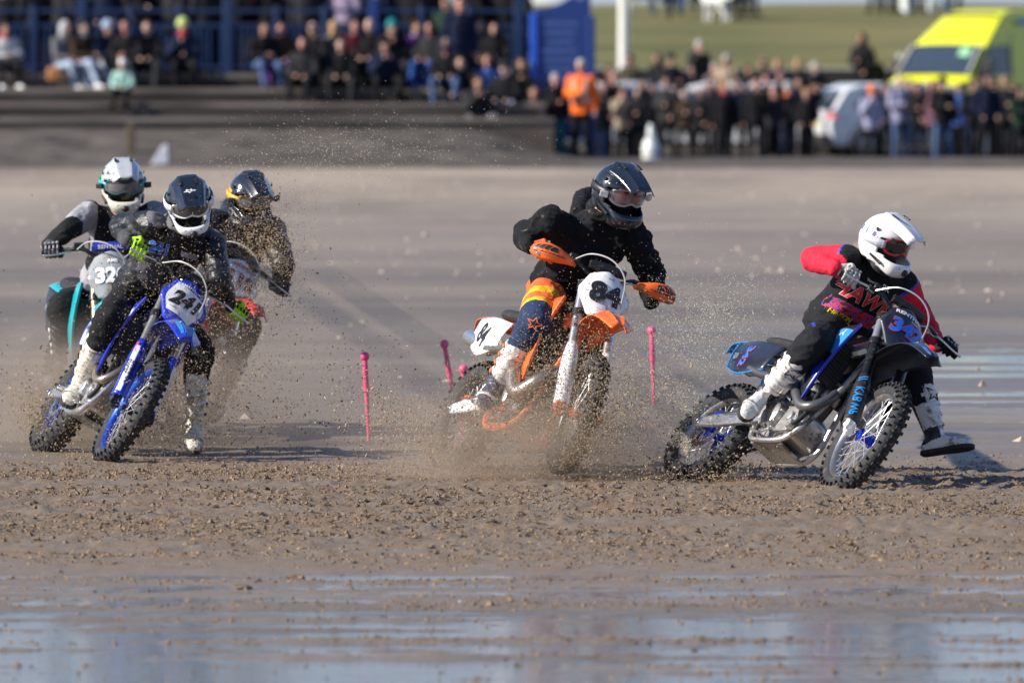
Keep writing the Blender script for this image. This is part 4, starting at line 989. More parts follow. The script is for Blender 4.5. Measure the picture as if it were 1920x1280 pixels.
# ---- rider of 241
J, G = skel('c', dict(pel=(262, 553, 61.35), chest=(318, 470, 61.12), neck=(345, 425, 60.98), head=(354, 376, 60.85), shR=(286, 420, 60.95), shL=(396, 458, 61.10),
    elR=(226, 424), wrR=(240, 452), elL=(412, 525), wrL=(432, 570), hipR=(242, 556, 61.28), hipL=(288, 572, 61.42), knR=(206, 598), anR=(152, 716, 61.16), toeR=(132, 740, 60.96),
    knL=(372, 655, 61.0), anL=(362, 795, 61.05), toeL=(366, 822, 60.88)))
J['face'] = Vector((.25, -.95, 0))
def extra_c(T, sh, pk, rad):
    outline(STAR, lambda x, y, k: T(V(.165 + y * .02, -x * .035, .176 - .03 * (.5 + y * .1))), 'emblem', white_print, pk, .0035)
Hc = dict(fwd=(.14, -.86, -.48), up=(-.12, 0, 1), size=.965, mats=[blue_gl, white_gl], zone=lambda p, az, el, s: 1 if (az > 60 and az < 95 and -30 < el < 8) or (az <= 60 and -34 < el < -22) else 0, peak=blue_gl, gog=white_gl, lens=lens_brown, strap=white_print, extra=extra_c)
Kc = dict(seed=37, topname='jacket', hood=True, wr=.012, top=[blk_glossy, cloth('mid_grey_cloth', (.13, .13, .145)), darkgrey_cl], pants=[blk_cl], gloveR=(lime, blk_cl), gloveL=(lime, blk_cl),
    tzone=lambda d, u, s, lat, h, c: 1 if h > 1.0 and u < .1 else (2 if u > 1.66 else 0))
bootC = dict(mats=[dirty_boot, blackp], zone=lambda t, f, l: 1 if (f < -.035 and t > .06) else 0, plate=dirty_boot, strap=dirty_boot, buckle=blackp, sole=sole_m)
rc_ = rider('racer in black helmet and black jacket with lime gloves, riding the blue motorcycle', J, Kc, G, Hc, {'R': bootC, 'L': bootC})
root, org, j, side, top, bv, tr, bt, hh = rc_
text_on('241', .085, caster(bv, unproj(304, 470, 60.7) - org, (.96, .1, -.22), (.22, 0, .96), .004), 'lettering', num_blue, top, offs=.04, cuts=2, stroke=(white_print, .02))
cast_patch(bv, unproj(362, 485, 60.7) - org, (.94, .1, -.25), (.25, 0, .94), .10, .03, mat('pale_patch', (.4, .38, .4), .7), 'badge', top)
f = caster(bv, unproj(222, 440, 60.5) - org, (.97, 0, -.2), (.2, 0, .97), .004); outline(STAR, lambda x, y, k: f(x * .05, y * .04, 1), 'emblem', grey_cl, top, .003)

# ---- rider of the teal machine
J, G = skel('d', dict(pel=(200, 548, 64.3), chest=(222, 442, 64.12), neck=(229, 396, 64.02), head=(230, 344, 63.92), shR=(168, 402, 64.02), shL=(288, 402, 64.07),
    elR=(128, 430), wrR=(92, 465), elL=(326, 425), wrL=(315, 462), hipR=(178, 556, 64.25), hipL=(224, 556, 64.5), knR=(118, 575), anR=(118, 672, 64.12), toeR=(112, 700, 63.95),
    knL=(268, 600, 64.0), anL=(250, 700, 64.3), toeL=(252, 725, 64.1)))
J['face'] = Vector((.1, -1, 0))
def zd(p, az, el, s):
    if el < -14: return 2
    if az < 30 and el > 20 and 12 < abs(s) < 24: return 1
    if az < 60 and el > 30 and abs(s) > 40: return 1
    if s < -80 and el < 30: return 3
    return 0
Hd = dict(fwd=(.12, -.96, -.20), up=(-.02, 0, 1), size=.965, mats=[gun_gl, blackp, cream_gl, green_gl], zone=zd, peak=gun_gl, gog=mat('teal_goggle', (.01, .10, .10), .35), lens=lens_teal, strap=tealpl, canister=blackp)
Kd = dict(seed=51, w=.95, top=[blk_cl, grey_cl, darkgrey_cl], pants=[grey_cl, blk_cl], gloveR=(darkgrey_cl, grey_cl), gloveL=(darkgrey_cl, grey_cl),
    tzone=lambda d, u, s, lat, h, c: (1 if .0 < u < .80 and abs(lat) > .15 else (0 if u > .8 else (1 if h < .30 else 0))), pzone=lambda u, s, c: 1 if u > .55 else 0)
bootD = dict(mats=[dirty_boot, blackp], zone=lambda t, f, l: 1 if t < .15 else 0, plate=blackp, strap=blackp, buckle=dirty_boot, sole=sole_m)
rd_ = rider('racer in silver helmet and grey and black kit, furthest left on the teal motorcycle', J, Kd, G, Hd, {'R': bootD, 'L': bootD})

# ---- rider of the red machine
J, G = skel('e', dict(pel=(412, 558, 65.1), chest=(440, 462, 64.95), neck=(460, 415, 64.85), head=(469, 367, 64.78), shR=(404, 418, 64.85), shL=(510, 432, 64.95),
    elR=(350, 440), wrR=(345, 440), elL=(532, 500), wrL=(524, 535), hipR=(395, 572, 65.0), hipL=(438, 580, 65.15), knR=(372, 630), anR=(350, 730, 64.95), toeR=(340, 750, 64.78),
    knL=(460, 616), anL=(420, 730, 65.0), toeL=(404, 768, 64.85)))
J['face'] = Vector((.3, -.95, 0))
He = dict(fwd=(.36, -.86, -.34), up=(-.04, 0, 1), size=.965, mats=[blue_gl, gold_pl, white_gl], zone=lambda p, az, el, s: 1 if (s < -86 and 0 < el < 22) else (2 if el < -48 and az < 60 else 0), peak=blue_gl, gog=mat('gold_goggle', (.5, .27, .03), .4), lens=lens_brown, strap=gold_pl, canister=blackp)
Ke = dict(seed=67, bulk=1.08, w=1.02, hood=True, topname='jacket', wr=.011, top=[blk_glossy], pants=[blk_cl, grey_cl], gloveR=(blk_cl, darkgrey_cl), gloveL=(blk_cl, darkgrey_cl), pzone=lambda u, s, c: 0)
re_ = rider('racer in dark helmet with gold trim and black jacket, riding the red motorcycle', J, Ke, G, He, {'R': bootC, 'L': bootC})
# ------------------------------------------------------------------ beach: damp sand, standing water, thrown clods
def nz(x, y, z=0.): return noise.noise(Vector((x, y, z)))
def sand_h(x, y):
    """height of the sand above the film of standing water (z = 0)"""
    big = nz(x * .10, y * .45, 3.1)            # long low bars lying across the view
    mid_ = nz(x * .35, y * 1.7, 7.7)
    fine = nz(x * 2.2, y * 3.4, 1.3); f2 = nz(x * 9., y * 9., 4.4)
    churn = math.exp(-((y - 54.6) / 5.6) ** 4)    # band cut up by the wheels
    near = 1 / (1 + math.exp(max(-40, min(40, (y - 48.3) / .35))))  # shallow water nearest the camera
    far = 1 / (1 + math.exp(max(-40, min(40, -(y - 100) / 12))))
    lum = abs(nz(x * 14., y * 11., 2.2)); lum2 = abs(nz(x * 31., y * 26., 8.2))
    h = .016 + .012 * mid_ + .010 * big
    h += churn * (.006 + .014 * fine + .010 * f2 + .014 * abs(nz(x * .25, y * 3.0, 9.)) + .030 * lum * lum * 2 + .018 * lum2 - .006)
    mid_wet = math.exp(-((y - 76) / 15) ** 2) * (1 / (1 + math.exp(max(-40, min(40, -(x - 1.2) / .6)))))
    h += mid_wet * (-.0155 + .012 * nz(x * .3, y * .9, 12.))
    rid = 0.
    for yc, a, wd_ in RIDGES:
        e = (y - yc - .07 * nz(x * .4, yc)) / wd_
        if abs(e) < 3: rid += a * math.exp(-e * e) * (.75 + .9 * nz(x * 1.1, yc * 3., 5.) + .5 * nz(x * 4.3, y * 2., 5.))
    st_ = nz(x * .45, y * 3.2, 14.) + .5 * nz(x * 1.4, y * 9., 15.)
    deep = max(0., min(1., (46.3 - y) / 3.5))
    h = h * (1 - near) + near * (-.0025 - .0085 * deep + .019 * st_ + .004 * big + .024 * rid + .004 * f2 + .010 * lum * lum)
    h += .004 * f2 * (1 - far)
    for yl, am in ((49.2, .020), (52.7, .016), (54.3, .020), (57.9, .016), (51.4, .022), (50.2, .018), (60.6, .012)): h -= am * math.exp(-((y - yl - .12 * nz(x * .3, yl)) / .12) ** 2) * max(0, min(1, .3 + 2.2 * nz(x * .5, yl * 7.)))
    h -= .022 * math.exp(-((y - 48.15 - .05 * nz(x * .5, 3.)) / .16) ** 2)
    return h + far * .02
RIDGES = ((47.75, 1., .16), (47.1, .3, .1), (46.35, .5, .12), (45.6, 1.1, .15), (44.7, .4, .08), (43.95, .35, .08), (43.15, 1.1, .14), (42.6, .45, .06), (42.1, .6, .07), (41.6, .8, .09), (41.15, .5, .06), (40.7, .6, .07))
def coords(segs):
    out = []
    for a, b, st in segs: out += list(np.arange(a, b, st))
    return out + [segs[-1][1]]
xs = coords([(-420, -60, 40), (-60, -12, 4), (-12, -4.4, .4), (-4.4, 4.4, .036), (4.4, 12, .4), (12, 60, 4), (60, 420, 40)])
ys = coords([(-40, 36, 4), (36, 39, .3), (39, 66, .05), (66, 100, .13), (100, 176, .9)])
def sheet(xs, ys, fn, name, m):
    nx, ny = len(xs), len(ys); co = np.zeros((ny, nx, 3), np.float32)
    co[:, :, 0] = np.array(xs)[None, :]; co[:, :, 1] = np.array(ys)[:, None]
    for j, y in enumerate(ys):
        for i, x in enumerate(xs): co[j, i, 2] = fn(x, y)
    return raw(name, co.reshape(-1, 3), quads(nx, ny), m)
def quads(nx, ny):
    a = (np.arange(ny - 1)[:, None] * nx + np.arange(nx - 1)[None, :]).ravel(); return np.stack([a, a + 1, a + 1 + nx, a + nx], 1)
def raw(name, co, fc, m, smooth=True, kind=None, label=None, cat=None):
    me = bpy.data.meshes.new(name); n, k = fc.shape
    me.vertices.add(len(co)); me.vertices.foreach_set('co', np.asarray(co, np.float32).ravel())
    me.loops.add(n * k); me.loops.foreach_set('vertex_index', fc.astype(np.int32).ravel())
    me.polygons.add(n); me.polygons.foreach_set('loop_start', (np.arange(n) * k).astype(np.int32)); me.polygons.foreach_set('loop_total', np.full(n, k, np.int32))
    me.polygons.foreach_set('use_smooth', np.full(n, smooth)); me.update(calc_edges=True); me.materials.append(m)
    o = bpy.data.objects.new(name, me); C.objects.link(o); return tag(o, label, cat, None, kind)

def sand_material():
    m = bpy.data.materials.new('damp_sand'); m.use_nodes = True; n = m.node_tree.nodes; l = m.node_tree.links; b = n['Principled BSDF']
    g = n.new('ShaderNodeNewGeometry'); sep = n.new('ShaderNodeSeparateXYZ'); l.new(g.outputs['Position'], sep.inputs[0])
    def mapr(src, a, b_, c=0., d=1., cl=True):
        r = n.new('ShaderNodeMapRange'); r.clamp = cl
        for i, v in enumerate((a, b_, c, d)): r.inputs[i + 1].default_value = v
        l.new(src, r.inputs[0]); return r.outputs[0]
    def noise_(scale, vec=(1, 1, 1), det=6, rough=.55):
        mp = n.new('ShaderNodeMapping'); mp.inputs['Scale'].default_value = vec; l.new(g.outputs['Position'], mp.inputs[0])
        x = n.new('ShaderNodeTexNoise'); x.inputs['Scale'].default_value = scale; x.inputs['Detail'].default_value = det; x.inputs['Roughness'].default_value = rough
        l.new(mp.outputs[0], x.inputs['Vector']); return x.outputs[0]
    def mix(f, a, c):
        x = n.new('ShaderNodeMix'); x.data_type = 'RGBA'
        if hasattr(f, 'links'): l.new(f, x.inputs[0])
        else: x.inputs[0].default_value = f
        for i, v in ((6, a), (7, c)):
            if isinstance(v, tuple): x.inputs[i].default_value = (*v, 1)
            else: l.new(v, x.inputs[i])
        return x.outputs[2]
    def math_(op, a, b_):
        x = n.new('ShaderNodeMath'); x.operation = op
        for i, v in ((0, a), (1, b_)):
            if hasattr(v, 'links'): l.new(v, x.inputs[i])
            else: x.inputs[i].default_value = v
        return x.outputs[0]
    wet, dry, pale = SANDC
    fary = mapr(sep.outputs['Y'], 95, 150)
    patchy = mapr(noise_(.5, (.25, .6, 1)), .38, .62)
    c1 = mix(mapr(noise_(3.0, (1, 1.6, 1)), .35, .65), wet, dry)
    bands = mapr(noise_(1., (.045, .16, 1), 5, .6), .38, .62)
    c2 = mix(bands, (wet[0] * .70, wet[1] * .70, wet[2] * .74), (wet[0] * 1.28, wet[1] * 1.26, wet[2] * 1.22)); c2 = mix(mapr(noise_(1., (.5, 1.1, 1), 6, .65), .45, .66, 0, .60), c2, (wet[0] * .66, wet[1] * .64, wet[2] * .62))
    churn = mapr(math_('ABSOLUTE', math_('SUBTRACT', sep.outputs['Y'], 54.0), 0.), 8.5, 5.)
    base = mix(churn, c2, c1)
    far = mix(mapr(noise_(.30, (.6, .16, 1), 6, .65), .40, .62), pale, (pale[0] * .68, pale[1] * .66, pale[2] * .66))
    peb = mapr(noise_(1.4, (1, .25, 1), 2), .64, .72, 0, .6)
    far = mix(peb, far, (.50, .42, .36))
    base = mix(fary, base, far)
    gr = mapr(noise_(55., (1, 1, 1), 3), .2, .8, .82, 1.16)
    mm = n.new('ShaderNodeMix'); mm.data_type = 'RGBA'; mm.blend_type = 'MULTIPLY'; mm.inputs[0].default_value = 1; l.new(base, mm.inputs[6]); l.new(gr, mm.inputs[7])
    l.new(mm.outputs[2], b.inputs['Base Color'])
    # wet where the sand is low: smooth and mirror-like
    low = mapr(sep.outputs['Z'], .002, .016)
    w1 = mapr(noise_(.9, (.22, 1.3, 1), 4), .40, .60)
    rr = math_('MAXIMUM', mapr(low, 0, 1, .20, .60), mapr(w1, 0, 1, .34, .52))
    rr = math_('MAXIMUM', rr, mapr(churn, 0, 1, 0., .62)); rr = math_('MAXIMUM', rr, mapr(fary, 0, 1, 0., .75))
    l.new(rr, b.inputs['Roughness']); b.inputs['Specular IOR Level'].default_value = .45
    bp = n.new('ShaderNodeBump'); bp.inputs['Strength'].default_value = .35; bp.inputs['Distance'].default_value = .02
    l.new(noise_(26., (1, 1, 1), 7, .6), bp.inputs['Height']); l.new(bp.outputs[0], b.inputs['Normal']); return m
SANDC = ((.180, .150, .117), (.186, .124, .071), (.330, .272, .205))
sand_m = sand_material()
tag(sheet(xs, ys, sand_h, 'beach', sand_m), kind='structure')
def water_material():
    m = bpy.data.materials.new('standing_water'); m.use_nodes = True; n = m.node_tree.nodes; l = m.node_tree.links; b = n['Principled BSDF']
    b.inputs['Base Color'].default_value = (.10, .10, .10, 1); b.inputs['Roughness'].default_value = .075; b.inputs['IOR'].default_value = 1.33; b.inputs['Specular IOR Level'].default_value = .6
    g = n.new('ShaderNodeNewGeometry'); mp = n.new('ShaderNodeMapping'); mp.inputs['Scale'].default_value = (1.2, 4.5, 1); l.new(g.outputs['Position'], mp.inputs[0])
    x = n.new('ShaderNodeTexNoise'); x.inputs['Scale'].default_value = 3.2; x.inputs['Detail'].default_value = 4; l.new(mp.outputs[0], x.inputs['Vector'])
    bp = n.new('ShaderNodeBump'); bp.inputs['Strength'].default_value = .22; bp.inputs['Distance'].default_value = .02; l.new(x.outputs[0], bp.inputs['Height']); l.new(bp.outputs[0], b.inputs['Normal']); return m
wm = water_material()
wt = MB().grid([[V(-400, 20, 0), V(400, 20, 0)], [V(-400, 120, 0), V(400, 120, 0)]]).build('water', wm); tag(wt, kind='structure')

# thrown clods: far too many to count
PW = 2.6
def lumps(N, xr, yr, smin, smax, name, label, m, dens=None, seed=1, zf=.35):
    g_ = np.random.default_rng(seed)
    x = g_.uniform(*xr, N); y = g_.uniform(*yr, N)
    if dens is not None:
        keep = np.array([g_.random() < dens(a, b) for a, b in zip(x, y)]); x, y = x[keep], y[keep]
    N = len(x); s = smin + (smax - smin) * g_.random(N) ** PW
    oct_ = np.array([(1, 0, 0), (0, 1, 0), (-1, 0, 0), (0, -1, 0), (0, 0, .95), (0, 0, -.4)], float)
    F = np.array([(0, 1, 4), (1, 2, 4), (2, 3, 4), (3, 0, 4), (1, 0, 5), (2, 1, 5), (3, 2, 5), (0, 3, 5)])
    a = g_.uniform(0, 6.28, N); jit = 1 + g_.uniform(-.5, .5, (N, 6, 3)); P_ = oct_[None] * jit * s[:, None, None] * np.stack([g_.uniform(.7, 1.5, N), g_.uniform(.7, 1.2, N), g_.uniform(.35, .9, N)], 1)[:, None, :]
    ca, sa = np.cos(a)[:, None], np.sin(a)[:, None]; X = P_[..., 0] * ca - P_[..., 1] * sa; Y_ = P_[..., 0] * sa + P_[..., 1] * ca
    z = np.array([max(sand_h(p, q), -.004) for p, q in zip(x, y)])
    co = np.stack([X + x[:, None], Y_ + y[:, None], P_[..., 2] + z[:, None] - s[:, None] * .12], -1).reshape(-1, 3)
    fc = (F[None] + (np.arange(N) * 6)[:, None, None]).reshape(-1, 3)
    return raw(name, co, fc, m, False, 'stuff', label, 'sand')
clod_m = mat('clod_sand', (.180, .122, .074), .75, var=.6, vscale=30, bump=.5, bscale=150, spec=.35)
def dens_a(x, y):
    c = math.exp(-((y - 54.6) / 5.0) ** 4); p = nz(x * .22, y * 1.5, 20.); q = nz(x * 1.2, y * 2.2, 21.)
    return min(1, max(.03, c * (.55 + 1.5 * p + .9 * q)))
lumps(250000, (-4.1, 4.1), (48.6, 61.5), .004, .019, 'sand_clods', 'loose brown sand clods churned up in front of the motorcycles', clod_m, dens_a, 3)
def dens_b(x, y):
    v = 0
    for yc, a, wd_ in RIDGES: v += a * math.exp(-((y - yc - .07 * nz(x * .4, yc)) / wd_ / .8) ** 2)
    return min(1, v * (.45 + 1.2 * max(0, nz(x * 1.5, yc, 31.))) + .012)
lumps(110000, (-3.4, 3.4), (39.5, 48.6), .005, .018, 'shore_clods', 'wet sand clods lying in low ridges between the water sheets', clod_m, dens_b, 5)
lumps(5200, (-9, 9), (62, 176), .010, .05, 'scattered_clods', 'small clods and shells scattered over the open beach behind the riders', mat('pale_clod', (.36, .29, .23), .8, var=.4, vscale=20), lambda x, y: .25 + .6 * (nz(x * .1, y * .05) > .1), 8)
for k, (px, py, Y, sx, m_, lb) in enumerate(((556, 1088, 47.9, .045, clod_m, 'largest tan sand lump lying in the bright water strip'), (455, 1107, 47.1, .05, mat('dark_clod', (.12, .09, .06), .85), 'flat dark sand lump just below the bright water strip'), (863, 1136, 45.85, .018, mat('shell', (.75, .72, .66), .5), 'small white shell on the wet sand'))):
    p = unproj(px, py, Y); x_ = p.x; mb = MB(); mb.ball((0, 0, .0), (sx, sx * .6, sx * .45), 8); o_mesh = remeshed(mb, sx * .16, 2, sx * .18, 28, k)
    o = fin('sand_lump' if k < 2 else 'shell', o_mesh, m_, None); o.location = (x_, Y, max(sand_h(x_, Y), 0) + sx * .1); tag(o, lb, 'sand lump' if k < 2 else 'shell')

# ------------------------------------------------------------------ shingle bank, steps, promenade, grass
def tex_mat(name, c1, c2, scale, vec=(1, 1, 1), rough=.9, bump=.3, c3=None):
    m = bpy.data.materials.new(name); m.use_nodes = True; n = m.node_tree.nodes; l = m.node_tree.links; b = n['Principled BSDF']; b.inputs['Roughness'].default_value = rough; b.inputs['Specular IOR Level'].default_value = .2
    g = n.new('ShaderNodeNewGeometry'); mp = n.new('ShaderNodeMapping'); mp.inputs['Scale'].default_value = vec; l.new(g.outputs['Position'], mp.inputs[0])
    x = n.new('ShaderNodeTexNoise'); x.inputs['Scale'].default_value = scale; x.inputs['Detail'].default_value = 8; l.new(mp.outputs[0], x.inputs['Vector'])
    r = n.new('ShaderNodeValToRGB'); e = r.color_ramp.elements; e[0].position = .35; e[0].color = (*c1, 1); e[1].position = .62; e[1].color = (*c2, 1)
    if c3: q = e.new(.75); q.color = (*c3, 1)
    l.new(x.outputs[0], r.inputs[0]); l.new(r.outputs[0], b.inputs['Base Color'])
    bp = n.new('ShaderNodeBump'); bp.inputs['Strength'].default_value = bump; bp.inputs['Distance'].default_value = .1; l.new(x.outputs[0], bp.inputs['Height']); l.new(bp.outputs[0], b.inputs['Normal']); return m
XE = .75   # right-hand end of the steps
bank_m = tex_mat('shingle', (.040, .034, .029), (.125, .106, .088), 1.6, (1, 1, 1))
def bank_h(x, y):
    t = min(1, max(0, (y - 176) / 10)); left = 1 / (1 + math.exp(max(-30, min(30, (x - .2 - .25 * nz(y, 1)) / .35))))
    rt = 1 / (1 + math.exp(max(-30, min(30, -(x - .95) / .2)))) if y < 203 else 1.
    sm = lambda a, b: (lambda q: q * q * (3 - 2 * q))(min(1, max(0, (y - a) / (b - a))))
    if y > 188.2: return .05 + rt * (-.55 * sm(188.4, 198) + .40 * sm(224, 231)) + (1 - rt) * .5 * (y < 203)
    return .03 + left * (.56 * t * t * (3 - 2 * t)) + .04 * nz(x * .8, y * .8) * t * left + (1 - left) * .02 * t
def pave_h(x, y): return bank_h(x, y)
tag(sheet(coords([(-420, -30, 30), (-30, -11, 1), (-11, 3, .2), (3, 30, 1), (30, 420, 30)]), coords([(176, 188.2, .35), (188.2, 204, .8), (204, 241, 1.2)]), lambda x, y: bank_h(x, y) + (.002 if y > 176 else -.002), 'shingle_bank', bank_m), kind='structure')
concrete = tex_mat('sea_wall_concrete', (.050, .042, .036), (.125, .104, .088), .9, (.5, 1, 2))
lit_tread_conc = tex_mat('sunlit_tread_concrete', (.11, .098, .086), (.24, .21, .18), 1.2, (.4, 1, 2))  # paler than the steps: sunlight on the treads, put into the colour
st = empty('sea_wall_steps', (-9, 186, 0), 'dark concrete sea wall steps below the seated crowd on the left', 'steps')
H0, H1, NS = .52, 1.52, 4
for k in range(NS):
    z0 = H0 + (H1 - H0) * k / NS; z1 = H0 + (H1 - H0) * (k + 1) / NS; y0 = 185.6 + .75 * k; xr = XE - .15 * k
    mb = MB().box(((-40 + xr) / 2 + 9, (y0 + 190) / 2 - 186, (z1 + z0) / 2 - (.2 if k == 0 else 0)), (40 + xr, 190 - y0, z1 - z0 + (.4 if k == 0 else 0)), None)
    so2 = mb.build('step', concrete, st, bevel=.03)
    MB().box(((-40 + xr) / 2 + 9, y0 - 186 - .012, z1 - .035), (40 + xr, .05, .085)).build('lit_tread_strip', lit_tread_conc, so2, bevel=.01)  # added strip along the front edge, painted pale as the sunlit tread
pr = MB().box((-19.7, 196.1, H1 / 2), (40.4, 12.2, H1 - .004)); tag(pr.build('promenade', tex_mat('paving', (.10, .10, .10), (.17, .16, .155), .8)), kind='structure')
grass_m = tex_mat('short_grass', (.085, .092, .030), (.185, .165, .062), .40, (.35, 1, 1), c3=(.23, .18, .11))
def hill(x, y):
    t = (y - 240) / 58; return 1.36 + 1.54 * min(1, max(0, t)) ** .75 + .05 * nz(x * .2, y * .1) - (max(0, y - 298) * .004)
tag(sheet(coords([(-420, -20, 40), (-20, 20, .8), (20, 420, 40)]), coords([(240, 241, .5), (241, 302, 1.5), (302, 900, 60)]), hill, 'grass_slope', grass_m), kind='structure')
wl = MB().box((150, 239.9, .60), (460, .5, 1.50)); tag(wl.build('retaining_wall', tex_mat('dark_wall', (.02, .02, .018), (.05, .045, .04), 1.4), bevel=.02), 'low dark retaining wall along the foot of the grass slope', 'wall')
sea = MB().grid([[V(-3000, 700, .6), V(3000, 700, .6)], [V(-3000, 5200, .6), V(3000, 5200, .6)]]).build('sea', wm); tag(sea, kind='structure')

# blue railing with panels
navy = mat('navy_paint', (.006, .028, .10), .5, dirt=.2); royal = mat('royal_blue_paint', (.011, .040, .19), .45, dirt=.08, var=.1)
rl = empty('promenade_railing', (-9, 189.2, H1), 'blue painted railing with close bars behind the seated spectators', 'railing')
for k in range(13):
    x = -10.2 + .86 * k
    MB().box((x + 9, 0, .6), (.10 if k % 3 else .17, .10, 1.2 if k % 3 else 1.5)).build('post', royal if k == 9 else navy, rl, bevel=.01)
for z in (.12, .86, 1.12): MB().box((-5.0 + 9, .0, z), (10.3, .05, .06)).build('rail', navy, rl)
bar_me = MB().box((0, 0, .49), (.045, .03, .72)).mesh('bar'); bar_me.materials.append(navy)
for k in range(100):
    if k % 8 == 7: continue
    o = bpy.data.objects.new('bar', bar_me); C.objects.link(o); o.parent = rl; o.location = (-10.1 + .103 * k + 9, .0, 0)
hd = empty('notice_hoarding', (-6, 191.4, H1), 'dark blue boarded hoarding standing behind the blue railing', 'hoarding')
for k in range(9):
    MB().box((-4.2 + 1.05 * k, 0, .95 + .02 * (k % 2)), (1.0, .06, 1.9)).build('panel', mat('hoarding_blue', (.004, .016, .05), .6), hd, bevel=.01)
# blue information board with curved top
sg = empty('information_board', (unproj(1055, 200, 187.5).x, 187.5, .05), 'tall blue information board with a swept top beside the flagpole', 'sign')
s_ = 1 / (F_PX / 187.5); W2 = 52 * s_
pts = [(-W2, 0.35), (-W2, 2.60)]
for k in range(11): t = k / 10; pts.append((-W2 + 2 * W2 * (.02 + .75 * t), 2.63 + .30 * t ** 2.2))
pts += [(W2 * .8, 3.02), (W2, 3.06), (W2, .35)]
MB().prism(pts, -.05, .05).build('board', royal, sg, bevel=.01)
brightb = mat('bright_blue_paint', (.02, .11, .62), .4)
for x in (-W2 - .03, W2 + .02): MB().box((x, -.02, 1.25 if x < 0 else 1.2), (.13, .14, 2.6)).build('post', brightb if x < 0 else royal, sg, bevel=.01)
for k in range(7): MB().box((-.05, -.055, 2.36 - .16 * k), (.62 - .08 * (k % 3), .006, .035)).build('text_line', mat('sign_print', (.10, .17, .42), .6), sg)
MB().lathe([(.0, -.060), (.09, -.060), (.09, -.052), (.0, -.052)], (W2 * .62, 0, 2.86), 'Y', 16).build('emblem', mat('sign_emblem', (.18, .25, .45), .6), sg)
# white pole
fp = unproj(1170, 150, 236); fl = empty('flagpole', (fp.x, 236, -.1), 'plain white flagpole rising out of the picture beside the blue board', 'flagpole')
MB().tube([V(0, 0, 0), V(0, 0, 2.0), V(0, 0, 9)], [.135, .125, .07], 16).build('pole', mat('cream_paint', (.78, .77, .68), .4), fl)
MB().tube([V(0, 0, 0), V(0, 0, .25)], [.2, .18], 16).build('base', mat('pole_base', (.5, .5, .46), .6), fl)
# things on the left bank
wp = mat('white_canvas', (.62, .63, .70), .8)
mk = empty('marker_flag', unproj(300, 316, 177.5), 'small white triangular flag lying on the shingle bank', 'flag'); mk.location.z = .06
MB().prism([(-.17, .0), (.14, .03), (.13, .36), (.05, .34)], -.03, .03).build('cloth', wp, mk, bevel=.01); MB().tube([V(.15, 0, 0), V(.14, 0, .42)], .012, 6).build('stick', blackm, mk)
wpst = unproj(246, 300, 180); ps = MB().box((0, 0, .30), (.13, .13, .62)).build('timber_post', mat('old_timber', (.11, .08, .045), .9), bevel=.015); ps.location = (wpst.x, 180, .12); tag(ps, 'short brown timber post standing in the shingle bank', 'post')
bp_ = unproj(1220, 296, 186.5); bt_ = empty('bottle_marker', (bp_.x, 186.5, .04), 'tall white bottle-shaped marker standing on the sand before the crowd', 'marker')
MB().lathe([(0, .0), (.145, .0), (.15, .08), (.15, .22), (.12, .32), (.06, .44), (.045, .58), (.03, .62), (0, .62)], (0, 0, 0), 'Z', 20).build('body', mat('white_marker', (.74, .78, .76), .5), bt_); MB().lathe([(.152, .08), (.154, .10), (.152, .12)], (0, 0, 0), 'Z', 20).build('band', greypl, bt_)
# pink marker stakes
for (tx, ty, bx, by, lb) in ((684, 668, 692, 832, 'leaning pink marker stake standing alone left of the orange motorcycle'), (833, 645, 860, 800, 'pink marker stake seen through the rear wheel of the orange motorcycle, topmost knob left'),
                             (869, 692, 868, 828, 'shorter pink stake whose knob shows over the orange motorcycle rear tyre'), (1222, 620, 1226, 760, 'pink marker stake between the orange and the black motorcycle')):
    Y = CAM_H * F_PX / (by - HOR); a = unproj(bx, by, Y); a.z = 0; b = unproj(tx, ty, Y); o = empty('marker_stake', a, lb, 'stake', 'pink marker stakes on the racing line'); d = b - a
    MB().tube([d * -.03, d * .5, d * .62, d * .64, d * .96], [.011, .013, .0135, .017, .015], 12).build('rod', mat('pink_stake', (.86, .075, .22), .45, var=.05), o)
    MB().ball(d, .028, 8).build('knob', MATS['pink_stake'], o); MB().tube([d * .60, d * .64], .0195, 12).build('collar', MATS['pink_stake'], o)
